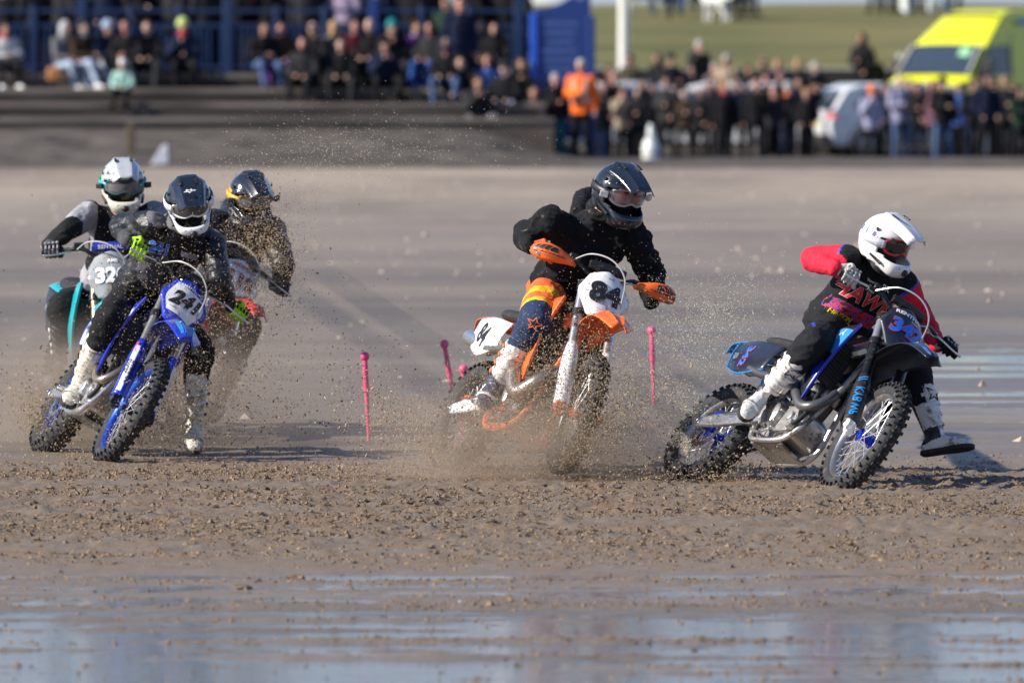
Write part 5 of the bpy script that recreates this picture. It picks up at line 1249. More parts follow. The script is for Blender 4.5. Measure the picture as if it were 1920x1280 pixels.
# ------------------------------------------------------------------ spectators (every one a person of her or his own)
crnd = random.Random(99)
def pose(kind, seed):
    """joint layout of one figure, facing -Y, origin at the feet (or the seat)"""
    r_ = random.Random(seed); J = {}
    lean = r_.uniform(-.03, .05)
    if kind == 'stand':
        hip = V(0, 0, .93); J.update(pel=hip, chest=V(0, -.02 + lean, 1.28), neck=V(0, .0 + lean, 1.47), head=V(0, -.03 + lean, 1.62))
        for s, q in (('L', 1), ('R', -1)):
            J['hip' + s] = hip + V(q * .09, 0, -.03); J['kn' + s] = V(q * (.10 + r_.uniform(0, .03)), -.03, .50); J['an' + s] = V(q * (.11 + r_.uniform(0, .05)), .02, .08); J['toe' + s] = J['an' + s] + V(q * .04, -.15, -.04)
            J['sh' + s] = V(q * .185, lean, 1.40)
            m_ = r_.choice(('down', 'fold', 'pocket', 'phone') if seed % 2 else ('down', 'pocket', 'fold'))
            el, wr = {'down': (V(q * .25, .03, 1.12), V(q * .26, -.05, .86)), 'fold': (V(q * .24, -.02, 1.14), V(-q * .02, -.22, 1.16)), 'pocket': (V(q * .27, .04, 1.13), V(q * .17, -.12, .95)), 'phone': (V(q * .25, -.10, 1.17), V(q * .09, -.26, 1.45))}[m_]
            J['el' + s], J['wr' + s] = el, wr
    else:
        hip = V(0, 0, .12); b = r_.uniform(-.14, .02); J.update(pel=hip, chest=V(0, -.02 + b, .46), neck=V(0, -.03 + b * 1.4, .63), head=V(r_.uniform(-.02, .02), -.07 + b * 1.6, .78))
        sp = r_.uniform(.03, .14); fw = r_.uniform(.0, .28)
        for s, q in (('L', 1), ('R', -1)):
            J['hip' + s] = hip + V(q * .09, 0, -.01); J['kn' + s] = V(q * (.10 + sp), -.43, .13 + .04 * r_.random()); J['an' + s] = V(q * (.10 + sp * .8), -.45 - fw + .05, -.27 + fw * .25); J['toe' + s] = J['an' + s] + V(q * .03, -.15, -.04)
            J['sh' + s] = V(q * .185, b, .56); J['el' + s] = V(q * .25, -.12 + b, .30); J['wr' + s] = r_.choice((V(q * .10, -.36, .24), V(q * .02, -.34, .30), V(q * .08, -.30, .52) if seed % 3 == 0 else V(q * .12, -.38, .22)))
    return J
CR = {}
def figure_meshes(kind, seed):
    k = (kind, seed)
    if k in CR: return CR[k]
    J = pose(kind, seed); up = (J['neck'] - J['pel']).normalized(); side = V(1, 0, 0); mid = J['pel'].lerp(J['chest'], .5); o = {}
    b = MB(); trunk(b, J['pel'], mid, J['chest'], J['neck'], side, [(0, .12, .09), (.6, .14, .09), (1, .05, .05)]); b.tube([J['neck'] - V(0, 0, .03), J['head']], [.055, .05], 8)
    b.ball(J['head'] + V(0, 0, .01), (.075, .092, .112), 9); b.ball(J['head'] + V(0, -.095, -.015), (.016, .02, .024), 4); b.ball(J['head'] + V(0, -.06, -.07), (.04, .035, .03), 5)
    for s, q in (('L', 1), ('R', -1)):
        b.ball(J['head'] + V(q * .076, .01, 0), (.012, .02, .03), 4); b.tube([J['sh' + s], J['el' + s], J['wr' + s]], [.04, .035, .028], 8)
        d = (J['wr' + s] - J['el' + s]).normalized(); b.ball(J['wr' + s] + d * .05, (.035, .035, .045), 5); b.tube([J['hip' + s], J['kn' + s], J['an' + s]], [.06, .045, .035], 8); b.tube([J['an' + s], J['toe' + s]], [.035, .03], 8)
        for f_ in range(4): b.tube([J['wr' + s] + d * .06 + V((f_ - 1.5) * .016, 0, 0), J['wr' + s] + d * .12 + V((f_ - 1.5) * .018, -.015, 0)], .009, 5)
    o['body'] = remeshed(b, .020, 1)
    t = MB(); prof = [(0, .175, .15), (.25, .180, .145), (.6, .185, .135), (.85, .15, .11), (1, .075, .075)]
    trunk(t, J['pel'] - up * (.14 if kind == 'stand' else .02), mid, J['chest'], J['neck'] + up * .01, side, prof)
    for s in 'LR': capsule(t, [J['sh' + s], J['sh' + s].lerp(J['el' + s], .5), J['el' + s], J['el' + s].lerp(J['wr' + s], .5), J['wr' + s]], [.080, .074, .070, .062, .050], 10)
    if seed % 2: t.tube([J['neck'] + V(-.09, .03, 0), J['neck'] + V(0, .10, .03), J['neck'] + V(.09, .03, 0)], .05, 8)
    o['coat'] = remeshed(t, .022, 3, .012, 6, seed)
    t = MB()
    trunk(t, J['pel'] - up * .10, J['pel'], mid, mid + up * .05, side, [(0, .13, .11), (.5, .155, .13), (1, .13, .1)])
    for s in 'LR': capsule(t, [J['hip' + s], J['hip' + s].lerp(J['kn' + s], .5), J['kn' + s], J['kn' + s].lerp(J['an' + s], .5), J['an' + s] + V(0, 0, .02)], [.095, .088, .072, .066, .058], 10)
    o['trousers'] = remeshed(t, .022, 3, .008, 8, seed)
    for n_, s in (('shoe', 'L'), ('shoe2', 'R')):
        t = MB(); a, b_ = J['an' + s], J['toe' + s]; t.tube([a + V(0, .06, -.03), a + V(0, 0, -.015), b_ + V(0, 0, .0), b_ + V(0, -.07, -.005)], [.040, .050, .046, .025], 10); t.ball(b_ + V(0, -.05, 0), (.042, .05, .03), 5); o[n_] = t.mesh('shoe')
    h = J['head']
    t = MB(); t.ball(h + V(0, .018, .035), (.088, .100, .100), 9); t.ball(h + V(0, .05, -.03), (.075, .06, .07), 7); 
    hm = remeshed(t, .013, 2); bm = bmesh.new(); bm.from_mesh(hm); bmesh.ops.delete(bm, geom=[v for v in bm.verts if v.co.y < h.y - .055 and v.co.z < h.z + .045], context='VERTS'); bm.to_mesh(hm); bm.free(); o['hair'] = hm
    t = MB(); t.ball(h + V(0, .018, .035), (.090, .100, .100), 8); t.ball(h + V(0, .06, -.06), (.085, .07, .16), 7); hm = remeshed(t, .014, 2); bm = bmesh.new(); bm.from_mesh(hm); bmesh.ops.delete(bm, geom=[v for v in bm.verts if v.co.y < h.y - .050 and v.co.z < h.z + .05], context='VERTS'); bm.to_mesh(hm); bm.free(); o['long_hair'] = hm
    t = MB(); t.lathe([(.098, .0), (.102, .02), (.100, .05), (.085, .10), (.05, .135), (0, .145)], h + V(0, .012, .015), 'Z', 18, cap=False); t.lathe([(.104, -.005), (.108, .012), (.104, .03)], h + V(0, .012, .015), 'Z', 18, cap=False); o['beanie'] = t.mesh('beanie')
    t = MB(); t.lathe([(.096, .02), (.098, .05), (.08, .10), (0, .125)], h + V(0, .012, .015), 'Z', 18, cap=False); t.ball(h + V(0, -.12, .045), (.065, .07, .012), 6); o['cap'] = remeshed(t, .012, 1)
    t = MB(); t.ball(h + V(0, .03, .01), (.115, .115, .150), 9); t.ball(h + V(0, .05, -.10), (.12, .10, .08), 8); hm = remeshed(t, .02, 2); bm = bmesh.new(); bm.from_mesh(hm); bmesh.ops.delete(bm, geom=[v for v in bm.verts if v.co.y < h.y - .05 and v.co.z > h.z - .10 and v.co.z < h.z + .10], context='VERTS'); bm.to_mesh(hm); bm.free(); o['hood'] = hm
    t = MB(); t.lathe([(.075, -.05), (.085, -.02), (.08, .01), (.07, .03)], J['neck'] + V(0, 0, .02), 'Z', 14, cap=False); o['scarf'] = t.mesh('scarf')
    for me in o.values():
        for p in me.polygons: p.use_smooth = True
        me.materials.clear(); me.materials.append(None)
    CR[k] = o; return o
COL = dict(dustypink=(.34, .16, .19), black=(.014, .014, .017), charcoal=(.035, .036, .04), navy=(.012, .020, .05), grey=(.16, .16, .17), brown=(.055, .035, .022), green=(.02, .045, .03), olive=(.06, .06, .035), beige=(.33, .26, .18), maroon=(.10, .012, .02), red=(.52, .02, .025), blue=(.03, .08, .26), lightblue=(.32, .42, .56),
    jeans=(.06, .10, .20), palejeans=(.30, .36, .46), white=(.72, .72, .70), mint=(.30, .48, .42), teal=(.02, .20, .22), lime=(.46, .56, .18), orange=(.90, .17, .03), purple=(.09, .03, .16), pink=(.62, .22, .30), lilac=(.26, .21, .30), blonde=(.42, .28, .12), silver=(.42, .42, .42), dark=(.02, .015, .012), mauve=(.30, .30, .42), tan=(.38, .22, .10))
def cm(c): return mat('dyed_' + c, tuple(q * .72 for q in COL[c]) if max(COL[c]) < .2 else COL[c], .9, var=.25, vscale=6, spec=.15)
SK = [mat('skin_tone', (.42, .23, .16), .6), mat('rosy_skin', (.48, .23, .18), .6), mat('pale_skin', (.52, .33, .25), .6)]
MARK = 0
def person(x, y, z, kind, seed, coat, legs, head, headc, label, group, turn=0., size=1., extra=None, shoes='dark'):
    M_ = figure_meshes(kind, seed); root = empty('person', V(x, y, z), label, 'person', group); root.rotation_euler = (0, 0, turn); root.scale = (size,) * 3
    def put(key, name, m):
        o = bpy.data.objects.new(name, M_[key]); C.objects.link(o); o.parent = root; o.material_slots[0].link = 'OBJECT'; o.material_slots[0].material = m; return o
    put('body', 'body', SK[seed % 3]); put('coat', 'coat', cm(coat)); put('trousers', 'trousers', cm(legs)); put('shoe', 'shoe', cm(shoes)); put('shoe2', 'shoe', cm(shoes))
    if head: put(head, 'hair' if 'hair' in head else head, cm(headc))
    if extra: put('scarf', 'scarf', cm(extra))
    return root, pose(kind, seed)
PX = lambda px, Y: unproj(px, 100, Y).x
HEADW = dict(hair='{} hair', long_hair='long {} hair', beanie='{} beanie', cap='{} cap', hood='{} hood up')
CW = dict(dustypink='dusty pink', silver='grey', dark='dark', jeans='blue', palejeans='pale blue', mauve='blue-grey', charcoal='dark grey', navy='navy blue', lightblue='light blue')
w_ = lambda c: CW.get(c, c)
def lab(coat, head, hc, act, extra=None):
    t = 'person in %s coat' % w_(coat)
    if head: t += (', ' + HEADW[head].format(w_(hc)))
    if extra and 'long' not in t: t += ', %s scarf' % w_(extra)
    return t + ', ' + act
# seated along the top step, left to right (photograph column, coat, legs, head-gear, its colour, scarf, shoes)
SEAT = [(8, 'silver', 'black', 'hair', 'brown', 'red', 'white'), (118, 'grey', 'palejeans', 'hood', 'silver', None, 'white'), (155, 'brown', 'palejeans', 'hair', 'brown', 'silver', 'white'), (196, 'navy', 'black', 'beanie', 'lightblue', None, 'dark'), (243, 'black', 'black', 'hair', 'dark', None, 'dark'), (276, 'black', 'charcoal', 'hair', 'brown', None, 'dark'),
        (342, 'navy', 'black', 'beanie', 'lime', 'red', 'dark'), (492, 'black', 'jeans', 'hair', 'dark', None, 'dark'), (526, 'brown', 'purple', 'hair', 'dark', None, 'dark'), (590, 'black', 'navy', 'cap', 'black', None, 'dark'), (626, 'grey', 'black', 'long_hair', 'blonde', None, 'dark'), (664, 'maroon', 'black', 'hair', 'dark', None, 'dark'),
        (694, 'black', 'black', None, '', None, 'dark'), (734, 'black', 'charcoal', 'beanie', 'teal', None, 'dark'), (778, 'purple', 'blue', 'long_hair', 'brown', 'lilac', 'silver'), (808, 'charcoal', 'blue', 'hair', 'dark', None, 'dark'), (905, 'grey', 'navy', 'hood', 'brown', None, 'dark'), (930, 'black', 'black', 'hood', 'black', None, 'dark')]
ORD = ['first', 'second', 'third', 'fourth', 'fifth', 'sixth', 'seventh', 'eighth', 'ninth', 'tenth', 'eleventh', 'twelfth', 'thirteenth', 'fourteenth', 'fifteenth', 'sixteenth', 'seventeenth', 'eighteenth', 'nineteenth', 'twentieth']
for i, (px, c, lg, hd_, hc, ex, shc) in enumerate(SEAT):
    Y = 188.0 + crnd.uniform(-.1, .25)
    person(PX(px, Y), Y, H1 + .03, 'sit', i % 7, c, lg, hd_, hc, lab(c, hd_, hc, '%s from left on top step' % ORD[i], ex), 'spectators seated on the sea wall steps', crnd.uniform(-.4, .4) + (.5 if i < 4 else 0), crnd.uniform(.96, 1.06), ex, shc)
# lower seats at the right-hand end of the steps
LOW = [(640, 1.27, 187.3, 'black', 'charcoal', 'hair', 'dark', 1, 'person in black coat alone on the second step below the long-haired one'), (718, 1.27, 187.3, 'navy', 'black', 'beanie', 'black', 1, 'person in navy coat and black beanie on the second step below the bald one'), (572, 1.27, 187.3, 'charcoal', 'black', 'hood', 'black', 1, 'person in dark grey coat with black hood up on the second step'), (838, 1.27, 187.3, 'black', 'jeans', 'cap', 'navy', 1, 'person in black coat, navy cap and jeans low on the second step'),
       (996, .45, 186.9, 'black', 'black', 'hair', 'dark', 1, 'person in black coat seated lowest, touching the blue board post'),
       (232, 1.13, 186.6, 'mint', 'black', 'beanie', 'white', .72, 'child in mint green jacket and white woolly hat, crouching below the adults'),
       (866, .95, 187.2, 'black', 'navy', 'hair', 'dark', 1, 'person in black coat seated low at the right-hand end of the steps'), (892, .62, 186.3, 'charcoal', 'grey', 'hair', 'brown', 1, 'person in dark grey coat with grey trousers stretched down the end step'),
       (915, 1.0, 187.4, 'blue', 'green', 'hair', 'brown', 1, 'person in blue jacket and green trousers seated at the end of the steps'), (948, .85, 187.0, 'black', 'mauve', 'beanie', 'charcoal', 1, 'person in black coat and dark grey beanie seated at the end of the steps'), (972, .9, 187.5, 'olive', 'black', 'hood', 'charcoal', 1, 'person in olive coat with hood up beside the blue board')]
for i, (px, z, Y, c, lg, hd_, hc, sz, lb) in enumerate(LOW): person(PX(px, Y), Y, z, 'sit', 8 + i % 3, c, lg, hd_, hc, lb, None, .3 * math.sin(i * 2), sz, None, 'white' if i in (7, 9) else 'dark')
bx = MB().box((0, 0, 0), (.26, .24, .26)).build('bag', mat('tan_bag', (.36, .15, .05), .7), bevel=.05); bx.location = (PX(103, 187.5), 187.4, H1 + .0); tag(bx, 'tan leather bag held beside the person in the grey hood', 'bag')
# standing behind the railing and in front of it
def stand(px, Y, z, c, lg, hd_, hc, lb, grp, ex=None, sz=None, turn=None, sh='dark', seed=None):
    person(PX(px, Y), Y, z, 'stand', (crnd.randrange(8) if seed is None else seed), c, lg, hd_, hc, lb, grp, crnd.uniform(-.6, .6) if turn is None else turn, sz or crnd.uniform(.89, 1.06), ex, sh)
BACK = [(8, 'black', 'black'), (46, 'navy', 'black'), (80, 'black', 'charcoal'), (114, 'charcoal', 'black'), (178, 'black', 'navy'), (198, 'navy', 'black'), (238, 'charcoal', 'black'), (282, 'black', 'black'), (348, 'navy', 'charcoal'), (386, 'charcoal', 'navy'), (444, 'black', 'black'), (484, 'charcoal', 'black'), (524, 'black', 'jeans'), (574, 'charcoal', 'black'), (622, 'navy', 'black'), (668, 'black', 'charcoal'), (706, 'navy', 'black'), (746, 'black', 'black'), (790, 'charcoal', 'black'), (880, 'black', 'navy'), (922, 'navy', 'black'), (30, 'black', 'navy'), (62, 'charcoal', 'black'), (98, 'navy', 'black'), (130, 'black', 'charcoal'), (215, 'brown', 'black'), (262, 'black', 'jeans'), (298, 'lightblue', 'black'), (322, 'charcoal', 'black'), (372, 'black', 'black'), (402, 'olive', 'black'), (426, 'red', 'black'), (462, 'maroon', 'navy'), (505, 'black', 'black'), (545, 'navy', 'jeans'), (600, 'black', 'black'), (648, 'lilac', 'grey'), (690, 'black', 'black'), (722, 'charcoal', 'black'), (770, 'black', 'navy'), (808, 'olive', 'black'), (900, 'black', 'black'), (948, 'black', 'black'), (975, 'charcoal', 'black')]
NB = ORD + ['twenty-%s' % q for q in ORD[:9]] + ['thirtieth'] + ['thirty-%s' % q for q in ORD[:9]] + ['fortieth'] + ['forty-%s' % q for q in ORD[:9]]
for i, (px, c, lg) in enumerate(sorted(BACK)): stand(px, 190.3 + (i % 3) * .35, H1, c, lg, 'hair', 'dark', 'person in %s coat, %s from left behind the railing' % (w_(c), NB[i]), 'spectators standing behind the railing', turn=crnd.choice((0, 3.1)) + crnd.uniform(-.5, .5))
stand(835, 187.9, H1 - .25, 'green', 'black', 'hair', 'brown', 'tall person in dark green coat standing on the steps beside another in navy', None); stand(862, 187.3, H1 - .50, 'navy', 'charcoal', 'cap', 'black', 'tall person in navy coat and black cap standing at the end of the steps', None, turn=.2, sz=1.06)
# crowd on the sand to the right: two rows
FRONT = [(1040, 'black', 'teal', 'hair', 'silver', None), (1120, 'charcoal', 'jeans', 'beanie', 'white', None), (1166, 'beige', 'charcoal', 'hair', 'brown', None), (1196, 'black', 'black', 'hood', 'black', None), (1250, 'charcoal', 'black', 'hair', 'brown', None), (1284, 'brown', 'black', 'hair', 'brown', None), (1314, 'black', 'black', 'hair', 'silver', None),
         (1358, 'black', 'charcoal', 'hair', 'tan', 'red'), (1380, 'navy', 'black', 'cap', 'black', None), (1418, 'black', 'black', 'cap', 'dark', None), (1448, 'charcoal', 'black', None, '', None), (1478, 'black', 'navy', 'beanie', 'silver', 'orange'), (1512, 'black', 'black', 'hair', 'tan', None),
         (1688, 'mauve', 'jeans', None, '', None), (1722, 'black', 'navy', 'hair', 'dark', None), (1744, 'dustypink', 'charcoal', 'long_hair', 'blonde', None), (1768, 'black', 'jeans', 'beanie', 'black', None), (1826, 'black', 'navy', 'hair', 'dark', None), (1852, 'navy', 'black', 'hood', 'black', None), (1884, 'charcoal', 'black', 'cap', 'green', None), (1914, 'green', 'black', 'hair', 'dark', None)]
def seg(px):
    for a, nm in ((1110, 'beside blue board'), (1215, 'right of orange vest'), (1530, 'left of white car'), (1700, 'before the white car'), (2000, 'before the ambulance')):
        if px < a: return nm
for row, (lst, Y0, nm) in enumerate(((FRONT, 188.3, 'front row'),)):
    cnt = {}
    for i, (px, c, lg, hd_, hc, ex) in enumerate(lst):
        s_g = seg(px); cnt[s_g] = cnt.get(s_g, 0) + 1
        yy = 186.9 + crnd.uniform(-.3, .4) if px < 1110 else 219.5 + crnd.uniform(-1.5, 2)
        stand(px, yy, .04 if px < 1110 else -.5, c, lg, hd_, hc, lab(c, hd_, hc, '%s in %s, %s' % (ORD[cnt[s_g] - 1], nm, s_g), ex), 'spectators standing on the sand', ex, sz=.86 if px < 1110 else None)
SECOND = [(1012, 'black', 'hood', 'black'), (1066, 'navy', 'hair', 'dark'), (1142, 'black', 'hair', 'brown'), (1182, 'olive', 'hair', 'dark'), (1232, 'black', 'hood', 'black'), (1258, 'charcoal', 'beanie', 'green'), (1298, 'black', 'hair', 'dark'), (1340, 'grey', 'hair', 'silver'), (1362, 'beige', 'hair', 'silver'), (1402, 'black', 'hair', 'brown'), (1432, 'olive', 'cap', 'black'), (1460, 'navy', 'hair', 'tan'), (1496, 'black', 'long_hair', 'blonde'), (1528, 'charcoal', 'hair', 'silver'), (1662, 'charcoal', 'hair', 'brown'), (1706, 'black', 'cap', 'black'), (1760, 'charcoal', 'hair', 'dark'), (1800, 'blue', 'hair', 'dark'), (1866, 'green', 'hair', 'brown'), (1900, 'black', 'hood', 'black')]
cnt = {}
for i, (px, c, hd_, hc) in enumerate(SECOND):
    s_g = seg(px); cnt[s_g] = cnt.get(s_g, 0) + 1
    yy = 188.6 if px < 1110 else (232 if px < 1650 else 223.3) + crnd.uniform(-1.2, 1.2)
    stand(px, yy, .0 if px < 1110 else (-.1 if px < 1650 else -.5), c, 'black', hd_, hc, lab(c, hd_, hc, '%s in back row, %s' % (ORD[cnt[s_g] - 1], s_g)), 'spectators standing on the sand', sz=.86 if px < 1110 else None)
stand(1310, 235, .2, 'charcoal', 'black', 'hair', 'silver', 'white-haired person in dark grey coat standing a head above the crowd', None, sz=1.04); stand(1615, 238.5, .32, 'black', 'black', 'hood', 'black', 'person in black with hood up standing above the white car roof', None); stand(1637, 238.8, .15, 'olive', 'black', 'hair', 'tan', 'person in olive coat close beside the black hood above the car', None); stand(1690, 238.2, .08, 'charcoal', 'black', 'beanie', 'silver', 'person in dark grey coat and grey beanie left of the ambulance windscreen', None)
stand(1634, 217.5, -.5, 'mauve', 'black', 'beanie', 'orange', 'person in orange beanie and blue-grey top filming beside the white car', None, seed=1, turn=.3)
FILL = [(1206, 'charcoal'), (1226, 'black'), (1268, 'navy'), (1330, 'charcoal'), (1346, 'black'), (1398, 'black'), (1436, 'charcoal'), (1464, 'black'), (1496, 'navy'), (1524, 'black'), (1704, 'charcoal'), (1786, 'black'), (1806, 'navy'), (1840, 'charcoal'), (1868, 'black'), (1900, 'charcoal'), (1150, 'black'), (1132, 'navy')]
cnt = {}
for i, (px, c) in enumerate(sorted(FILL)):
    s_g = seg(px); cnt[s_g] = cnt.get(s_g, 0) + 1
    hd_ = ('hair', 'cap', 'hood', 'beanie')[i % 4]; hc = ('brown', 'black', 'charcoal', 'navy', 'dark')[i % 5]
    stand(px, 225.5 + crnd.uniform(-1, 1), -.47, c, 'black', hd_, hc, lab(c, hd_, hc, '%s in middle row, %s' % (ORD[cnt[s_g] - 1], s_g.replace('right of orange', 'by orange'))), 'spectators standing on the sand')
# marshal in high-visibility jacket
vest, vj = person(PX(1090, 186.4), 186.4, .05, 'stand', 4, 'orange', 'black', 'hair', 'silver', 'marshal in orange high-visibility jacket with grey bands standing by the blue board', None, -.25, 1.0)
vest.name = 'person'; refl = mat('reflective_band', (.48, .48, .50), .4)
for z in (1.02, 1.24): MB().lathe([(.182, -.025), (.186, 0), (.182, .025)], (0, -.005, z), 'Z', 24, cap=False).xf(lambda p: V(p.x * 1.06, p.y * .86, p.z)).build('reflective_band', refl, vest)
for q in (-1, 1): MB().tube([V(q * .09, -.145, 1.05), V(q * .10, -.15, 1.25), V(q * .10, -.10, 1.42)], .022, 6, flat=((1, 0, 0), .3)).build('reflective_band', refl, vest)
MB().box((-.05, -.19, 1.02), (.13, .06, .12)).build('camera_bag', blackp, vest, bevel=.02)
# on the grass
yb = 278; zb_ = hill(0, yb)
bench = empty('picnic_bench', (PX(1320, yb), yb, zb_), 'dark picnic bench on top of the grass slope with people seated on it', 'bench')
MB().box((0, 0, .74), (2.3, .75, .05)).build('table_top', mat('bench_wood', (.03, .022, .02), .8), bench)
for q in (-1, 1):
    MB().box((0, q * .65, .44), (2.3, .26, .05)).build('seat', MATS['bench_wood'], bench)
    for r_ in (-1, 1): MB().tube([V(q * .9, r_ * .75, 0), V(q * .9, r_ * .25, .74)], .05, 4).build('leg', MATS['bench_wood'], bench)
for i, (px, c, lg, t_) in enumerate(((1248, 'navy', 'navy', .4), (1275, 'black', 'jeans', -.2), (1305, 'black', 'black', .1), (1338, 'charcoal', 'jeans', 0), (1372, 'black', 'navy', .2), (1398, 'navy', 'black', -.3))):
    person(PX(px, yb - .6), yb - .65, zb_ + .42, 'sit', i, c, lg, 'hair', 'dark', 'person in %s coat, %s from the left on the hilltop bench' % (w_(c), ORD[i]), 'people seated at the hilltop bench', t_)
for i, (px, Y, c, lg) in enumerate(((1410, 281, 'blue', 'navy'), (1640, 284, 'black', 'black'), (1660, 284, 'charcoal', 'black'), (1675, 284.5, 'brown', 'black'), (1722, 285, 'black', 'navy'), (1790, 285, 'grey', 'black'), (985, 270, 'black', 'black'))):
    stand(px, Y, hill(0, Y), c, lg, 'hair', 'dark', 'person in %s coat, %s of those standing along the hilltop' % (w_(c), ORD[i]), 'people standing on the hilltop')
def dog(px, Y, z, col, lb, turn, s=1.):
    m_ = mat('fur_' + col, COL[col], .9, var=.2); r_ = empty('dog', (PX(px, Y), Y, z), lb, 'dog'); r_.rotation_euler = (0, 0, turn); r_.scale = (s,) * 3; b = MB()
    b.tube(cr([(-.30, 0, .42), (-.15, 0, .44), (.05, 0, .43), (.22, 0, .45), (.33, 0, .55), (.38, 0, .63)], 4), [.09, .11, .12, .14, .09, .075], 12); b.ball((.40, 0, .66), (.09, .07, .075), 7); b.tube([V(.43, 0, .65), V(.54, 0, .62)], [.05, .03], 8)
    for q in (-1, 1):
        b.tube(cr([(.20, q * .08, .40), (.19, q * .08, .22), (.21, q * .08, .12), (.22, q * .08, .03)], 3), [.06, .04, .03, .032], 8); b.tube(cr([(-.24, q * .08, .42), (-.17, q * .08, .28), (-.29, q * .08, .16), (-.27, q * .08, .03)], 3), [.085, .05, .03, .032], 8); b.ball((.37, q * .06, .70), (.025, .02, .05), 5)
        b.ball((.24, q * .08, .02), (.05, .03, .02), 5); b.ball((-.25, q * .08, .02), (.05, .03, .02), 5)
    b.tube(cr([(-.33, 0, .45), (-.44, 0, .52), (-.50, 0, .62)], 3), [.04, .03, .015], 7); fin('body', remeshed(b, .016, 3), m_, r_)
dog(1343, 275, hill(0, 275), 'white', 'white dog standing in front of the hilltop bench', 2.4, 1.25); dog(1205, 282, hill(0, 282), 'silver', 'grey dog standing on the grass left of the hilltop bench', .4, 1.4)
for i, px in enumerate((1700, 1746, 1775)):
    Y = 285; o = MB().lathe([(0, 0), (.16 if i == 0 else .10, 0), (.16 if i == 0 else .10, .55 if i == 0 else .34), (.08, .62 if i == 0 else .40), (0, .62 if i == 0 else .40)], (0, 0, 0), 'Z', 14).build('bollard', MATS['white_marker']); o.location = (PX(px, Y), Y, hill(0, Y)); tag(o, ('tallest white bollard on the hilltop, leftmost of three', 'short white bollard on the hilltop, middle of three', 'short white bollard on the hilltop, nearest the ambulance')[i], 'bollard')
# ------------------------------------------------------------------ vehicles
amb_y = mat('ambulance_yellow', (.72, .74, .02), .3, coat=.5, var=.04); glass_v = mat('vehicle_glass', (.035, .05, .07), .06, coat=.5, var=.1); vrub = mat('vehicle_rubber', (.02, .02, .02), .8); white_v = mat('white_car_paint', (.66, .68, .70), .25, coat=.6, var=.04); grn = mat('ambulance_green', (.02, .30, .10), .4); tailr = mat('tail_red', (.55, .02, .015), .25, emit=((1, .06, .03), .5)); lampw = mat('lamp_white', (.7, .72, .74), .15)
def vloft(prof, half, name, m, par, nx=1, inset=.0):
    """prof: side outline (x, z); half: half width as a function of z"""
    rings = []
    for k, t in enumerate((-1, -.94, -.6, 0, .6, .94, 1)):
        sh = .06 if abs(t) == 1 else (.02 if abs(t) == .94 else 0)
        cx = sum(p[0] for p in prof) / len(prof); cz = sum(p[1] for p in prof) / len(prof)
        rings.append([V(x + (cx - x) * sh * .35, t * half(z), z + (cz - z) * sh * .5) for x, z in prof])
    return MB().loft(rings).build(name, m, par, bevel=.02, ang=35)
def wheels(par, xs_, y, r):
    for x in xs_:
        for s in (-1, 1):
            w = MB().lathe([(r * .62, -.09), (r * .92, -.11), (r, -.08), (r, .08), (r * .92, .11), (r * .62, .09)], (x, s * y, r), 'Y', 28, closed=True).build('wheel', vrub, par)
            MB().lathe([(0, .03 * s), (r * .60, .04 * s), (r * .64, .08 * s), (r * .64, -.06)], (x, s * y, r), 'Y', 20).build('rim', alu, w)
